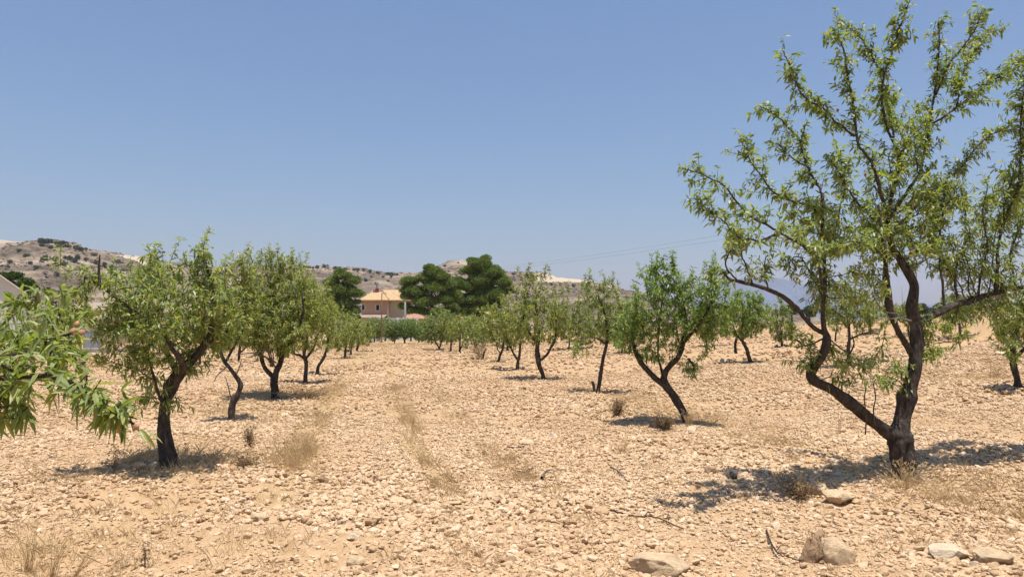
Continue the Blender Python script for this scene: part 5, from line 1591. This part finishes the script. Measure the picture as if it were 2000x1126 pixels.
rock(1349, 838, 22, 16, M_ROCK_WHITE, "white stone against the foot of the curved trunk", 11)
rock(510, 1013, 28, 16, M_ROCK_PALE, "egg shaped pale stone in the left foreground", 12)
rock(632, 933, 26, 14, M_ROCK_BROWN, "brown stone lying by the dry grass strip at the left", 13)
rock(1030, 868, 26, 12, M_ROCK_PALE, "flat pale stone in the middle of the field", 14)
rock(1080, 850, 20, 12, M_ROCK_WHITE, "small white stone right of the flat pale one", 15)
rock(1314, 1002, 24, 14, M_ROCK_PALE, "pale round stone at the end of the long fallen stick", 16)
rock(1102, 920, 18, 9, M_ROCK_WHITE, "small chip of white stone in the middle ground", 17)
rock(1960, 690, 26, 7, M_ROCK_WHITE, "flat white stone at the far right below the bank", 18)
rock(300, 912, 24, 14, M_ROCK_PALE, "pale stone left of the leaning trunk's foot", 19)
rock(270, 916, 26, 14, M_ROCK_PALE, "weathered stone in the leaning tree's shade, farther from the trunk", 20)
rock(690, 1045, 22, 14, M_ROCK_WHITE, "whitish stone among pebbles left of the middle foreground", 21)
rock(995, 1095, 30, 10, M_ROCK_BROWN, "thin brown flake at the bottom of the picture", 23)
rock(1905, 950, 32, 14, M_ROCK_BROWN, "brown stone in the shade right of the tall tree's foot", 24)
rock(700, 1090, 34, 16, M_ROCK_PALE, "pale lump near the bottom edge, left of the middle", 25)

def stick(pts, rad, label, mat=None, seed=0):
    r = rng(seed)
    P = np.array([ground_at(*p) for p in pts])
    P = smooth_line(P, 6)
    P[:, 2] += rad * 1.5 + .015 + .012 * r.random(len(P))
    mb = MB()
    c = P.mean(0)
    tube(mb, P - c, np.linspace(rad, rad * .5, len(P)), 7, .25, seed)
    k = len(P) // 2
    tube(mb, np.array([P[k], P[k] + [.04, .03, .03], P[k] + [.10, .04, .03]]) - c, np.array((rad * .6, rad * .5, rad * .3)), 5, .2, seed)
    return tag(mb.build("fallen_stick", mat or M_TWIG, loc=c, smooth=True), label, "stick")
stick([(1192, 1006), (1235, 1012), (1280, 1016), (1335, 1030)], .009, "long thin fallen stick lying in the right foreground", seed=1)
stick([(1192, 914), (1208, 922), (1226, 938)], .008, "short dark fallen stick right of the middle", seed=2)
stick([(1010, 924), (1025, 926), (1042, 920)], .008, "small curved stick in the middle of the field", seed=3)
stick([(1058, 946), (1062, 940), (1070, 934)], .014, "stubby grey bit of branch in the middle ground", M_GREYTWIG, 4)
stick([(990, 882), (1015, 884), (1036, 876)], .007, "thin stick beside the flat pale stone", seed=5)
stick([(1497, 1040), (1508, 1072), (1528, 1090), (1570, 1108)], .007, "bent dry stick left of the upright brown rock", seed=6)
stick([(960, 722), (985, 727), (1008, 722)], .03, "dark fallen branch left of the V forked almond", seed=7)

def weed(px, py, h_px, n, spread_px, label, mat, seed, lean=.4, branchy=False, width=.0022, tint=(.5, .2), name="dry_weed", cat="weed", tilt=(0, 0)):
    """a dry plant: thin stalks from one root, with seed heads or twigs"""
    r = rng(seed)
    p = ground_at(px, py)
    m = p[1] / FPX
    H, S = h_px * m, spread_px * m
    mb = MB()
    for k in range(n):
        a = r.uniform(0, 2 * np.pi)
        l = np.array((np.cos(a), np.sin(a), 0)) * S * r.uniform(.1, 1) * .5
        l = l + np.array((tilt[0], tilt[1], 0)) * H
        h = H * r.uniform(.45, 1)
        b = np.array((r.normal(0, S * .055), r.normal(0, S * .055), -.01))
        L = smooth_line(np.array([b, b + l * .35 + [0, 0, h * .55], b + l + [0, 0, h]]), 4)
        tt = np.clip(r.normal(*tint), 0, 1)
        edges_mesh(mb, L[:-1], L[1:], np.linspace(width, width * .5, len(L) - 1), np.linspace(width, width * .4, len(L) - 1), 4, 0, tt)
        if branchy:
            for j in range(6):
                q = L[int(r.integers(2, len(L)))]
                d = unit(r.normal(size=3) + [0, 0, .7]) * H * r.uniform(.1, .3)
                edges_mesh(mb, q[None], (q + d)[None], np.array([width * .6]), np.array([width * .3]), 4, 0, tt)
                nn = 3
                leaves(mb, r, np.tile(q + d, (nn, 1)) + r.normal(0, .006, (nn, 3)), unit(r.normal(size=(nn, 3))), unit(r.normal(size=(nn, 3))), .022 * np.ones(nn) * (m / .005) ** .5, .010 * np.ones(nn) * (m / .005) ** .5, np.zeros(nn), np.full(nn, tt))
        else:
            q = L[-1]; d = unit(L[-1] - L[-2])
            nn = 4
            leaves(mb, r, np.tile(q, (nn, 1)) - d * r.uniform(0, .04, (nn, 1)), unit(np.tile(d, (nn, 1)) + r.normal(0, .4, (nn, 3))), unit(r.normal(size=(nn, 3))), .03 * np.ones(nn), .005 * np.ones(nn), np.zeros(nn), np.full(nn, min(1, tt + .1)))
    return tag(mb.build(name, mat, loc=p), label, cat)
weed(226, 925, 50, 9, 44, "dark dry weed with withered heads left of the leaning trunk", M_WEED, 1, branchy=True)
weed(55, 1115, 95, 34, 90, "tall clump of straw coloured grass at the bottom left corner", M_STRAW, 2, width=.0016, name="grass_clump", cat="grass clump")
weed(100, 1120, 90, 20, 70, "second straw grass clump at the bottom left, leaning right", M_STRAW, 3, width=.0016, name="grass_clump", cat="grass clump", tilt=(.3, 0))
weed(140, 1118, 110, 12, 24, "long bare stalks leaning far right beside the bottom left grass", M_STRAW, 4, width=.0016, name="grass_clump", cat="grass clump", tilt=(.8, .2))
weed(283, 1105, 62, 5, 20, "reddish brown stalk standing alone in the left foreground", M_WEED, 5, branchy=True)
weed(578, 915, 50, 18, 70, "tall tuft of dry grass in the strip right of the leaning tree", M_STRAW, 6, width=.0014, name="grass_clump", cat="grass clump")
weed(600, 880, 40, 18, 60, "lower tuft of dry grass behind the tall tuft in the strip", M_STRAW, 7, width=.0016, name="grass_clump", cat="grass clump")
weed(486, 872, 40, 24, 26, "rusty brown weed between the leaning and the bent trunks", M_WEED, 8, branchy=True, tint=(.8, .15))
weed(1207, 812, 32, 60, 42, "round dry brown bush left of the curved trunk", M_WEED, 9, branchy=True, width=.003, tint=(.75, .15), name="dry_bush", cat="bush")
weed(822, 905, 32, 18, 60, "dry grass tuft in the middle of the lane", M_STRAW, 10, width=.0014, name="grass_clump", cat="grass clump")
weed(806, 835, 46, 16, 30, "dry grass tuft farther along the middle of the lane", M_STRAW, 11, width=.0016, name="grass_clump", cat="grass clump")
weed(1772, 962, 62, 80, 120, "dry grass tuft around the foot of the tall tree", M_STRAW, 12, width=.0012, name="grass_clump", cat="grass clump")
weed(1850, 985, 40, 60, 130, "spread of short dry grass right of the tall tree's foot", M_STRAW, 13, width=.0013, name="grass_clump", cat="grass clump")
weed(1640, 850, 70, 3, 16, "single orange dry stalk left of the tall tree's limb", M_STRAW, 14, width=.004, tint=(.35, .1))
weed(1605, 1100, 60, 26, 70, "thin dry stalks in front of the upright brown rock", M_WEED, 15, branchy=False, tint=(.7, .15))
weed(1345, 835, 34, 40, 44, "dry grass at the foot of the curved trunk", M_STRAW, 16, width=.0025, name="grass_clump", cat="grass clump")
weed(1215, 885, 40, 30, 60, "thin dry grass tuft in the middle right of the field", M_STRAW, 17, width=.002, name="grass_clump", cat="grass clump")
weed(265, 905, 30, 30, 60, "dry grass at the left of the leaning trunk's stones", M_STRAW, 18, width=.002, name="grass_clump", cat="grass clump")
weed(190, 716, 22, 60, 60, "large dry straw clump below the pale boundary wall", M_STRAW, 19, width=.006, name="grass_clump", cat="grass clump")
weed(160, 718, 26, 36, 40, "brown green weed below the boundary wall, left of the straw", M_WEED, 20, branchy=True, width=.006)
weed(935, 702, 40, 24, 50, "brown dry bush beside the stub in the right row", M_WEED, 21, branchy=True, width=.006, tint=(.85, .12), name="dry_bush", cat="bush")
weed(1945, 740, 60, 40, 110, "sparse dry bush beside the right edge trunk", M_STRAW, 22, width=.003, tint=(.35, .2), name="dry_bush", cat="bush")
weed(1300, 838, 30, 40, 70, "grey brown weeds in the shade left of the curved trunk", M_WEED, 23, branchy=True, width=.0025, tint=(.45, .2))
weed(1560, 968, 42, 60, 110, "brown dry weeds in the tall tree's shade", M_WEED, 24, branchy=True, width=.002, tint=(.6, .2))
weed(480, 912, 26, 44, 120, "brown dry weeds in the leaning tree's shade", M_WEED, 25, branchy=True, width=.002, tint=(.6, .2))
weed(600, 782, 20, 60, 120, "grey brown weeds in the shade of the forked almond", M_WEED, 26, branchy=True, width=.003, tint=(.6, .2))

# ------------------------------------------------------------------ the air
def build_haze():
    mb = MB()
    box(mb, -9600, 9600, -1200, 9600, -2.5, 610)
    m = bpy.data.materials.new("air")
    m.use_nodes = True
    nt = m.node_tree
    nt.nodes.clear()
    o = nt.nodes.new("ShaderNodeOutputMaterial")
    v = nt.nodes.new("ShaderNodeVolumePrincipled")
    v.inputs["Color"].default_value = (0.85, 0.80, 1.0, 1)
    v.inputs["Density"].default_value = 0.00009
    v.inputs["Anisotropy"].default_value = 0.2
    nt.links.new(v.outputs[0], o.inputs["Volume"])
    return tag(mb.build("haze", m), "thin summer haze over the whole valley", "haze", kind="stuff")
build_haze()
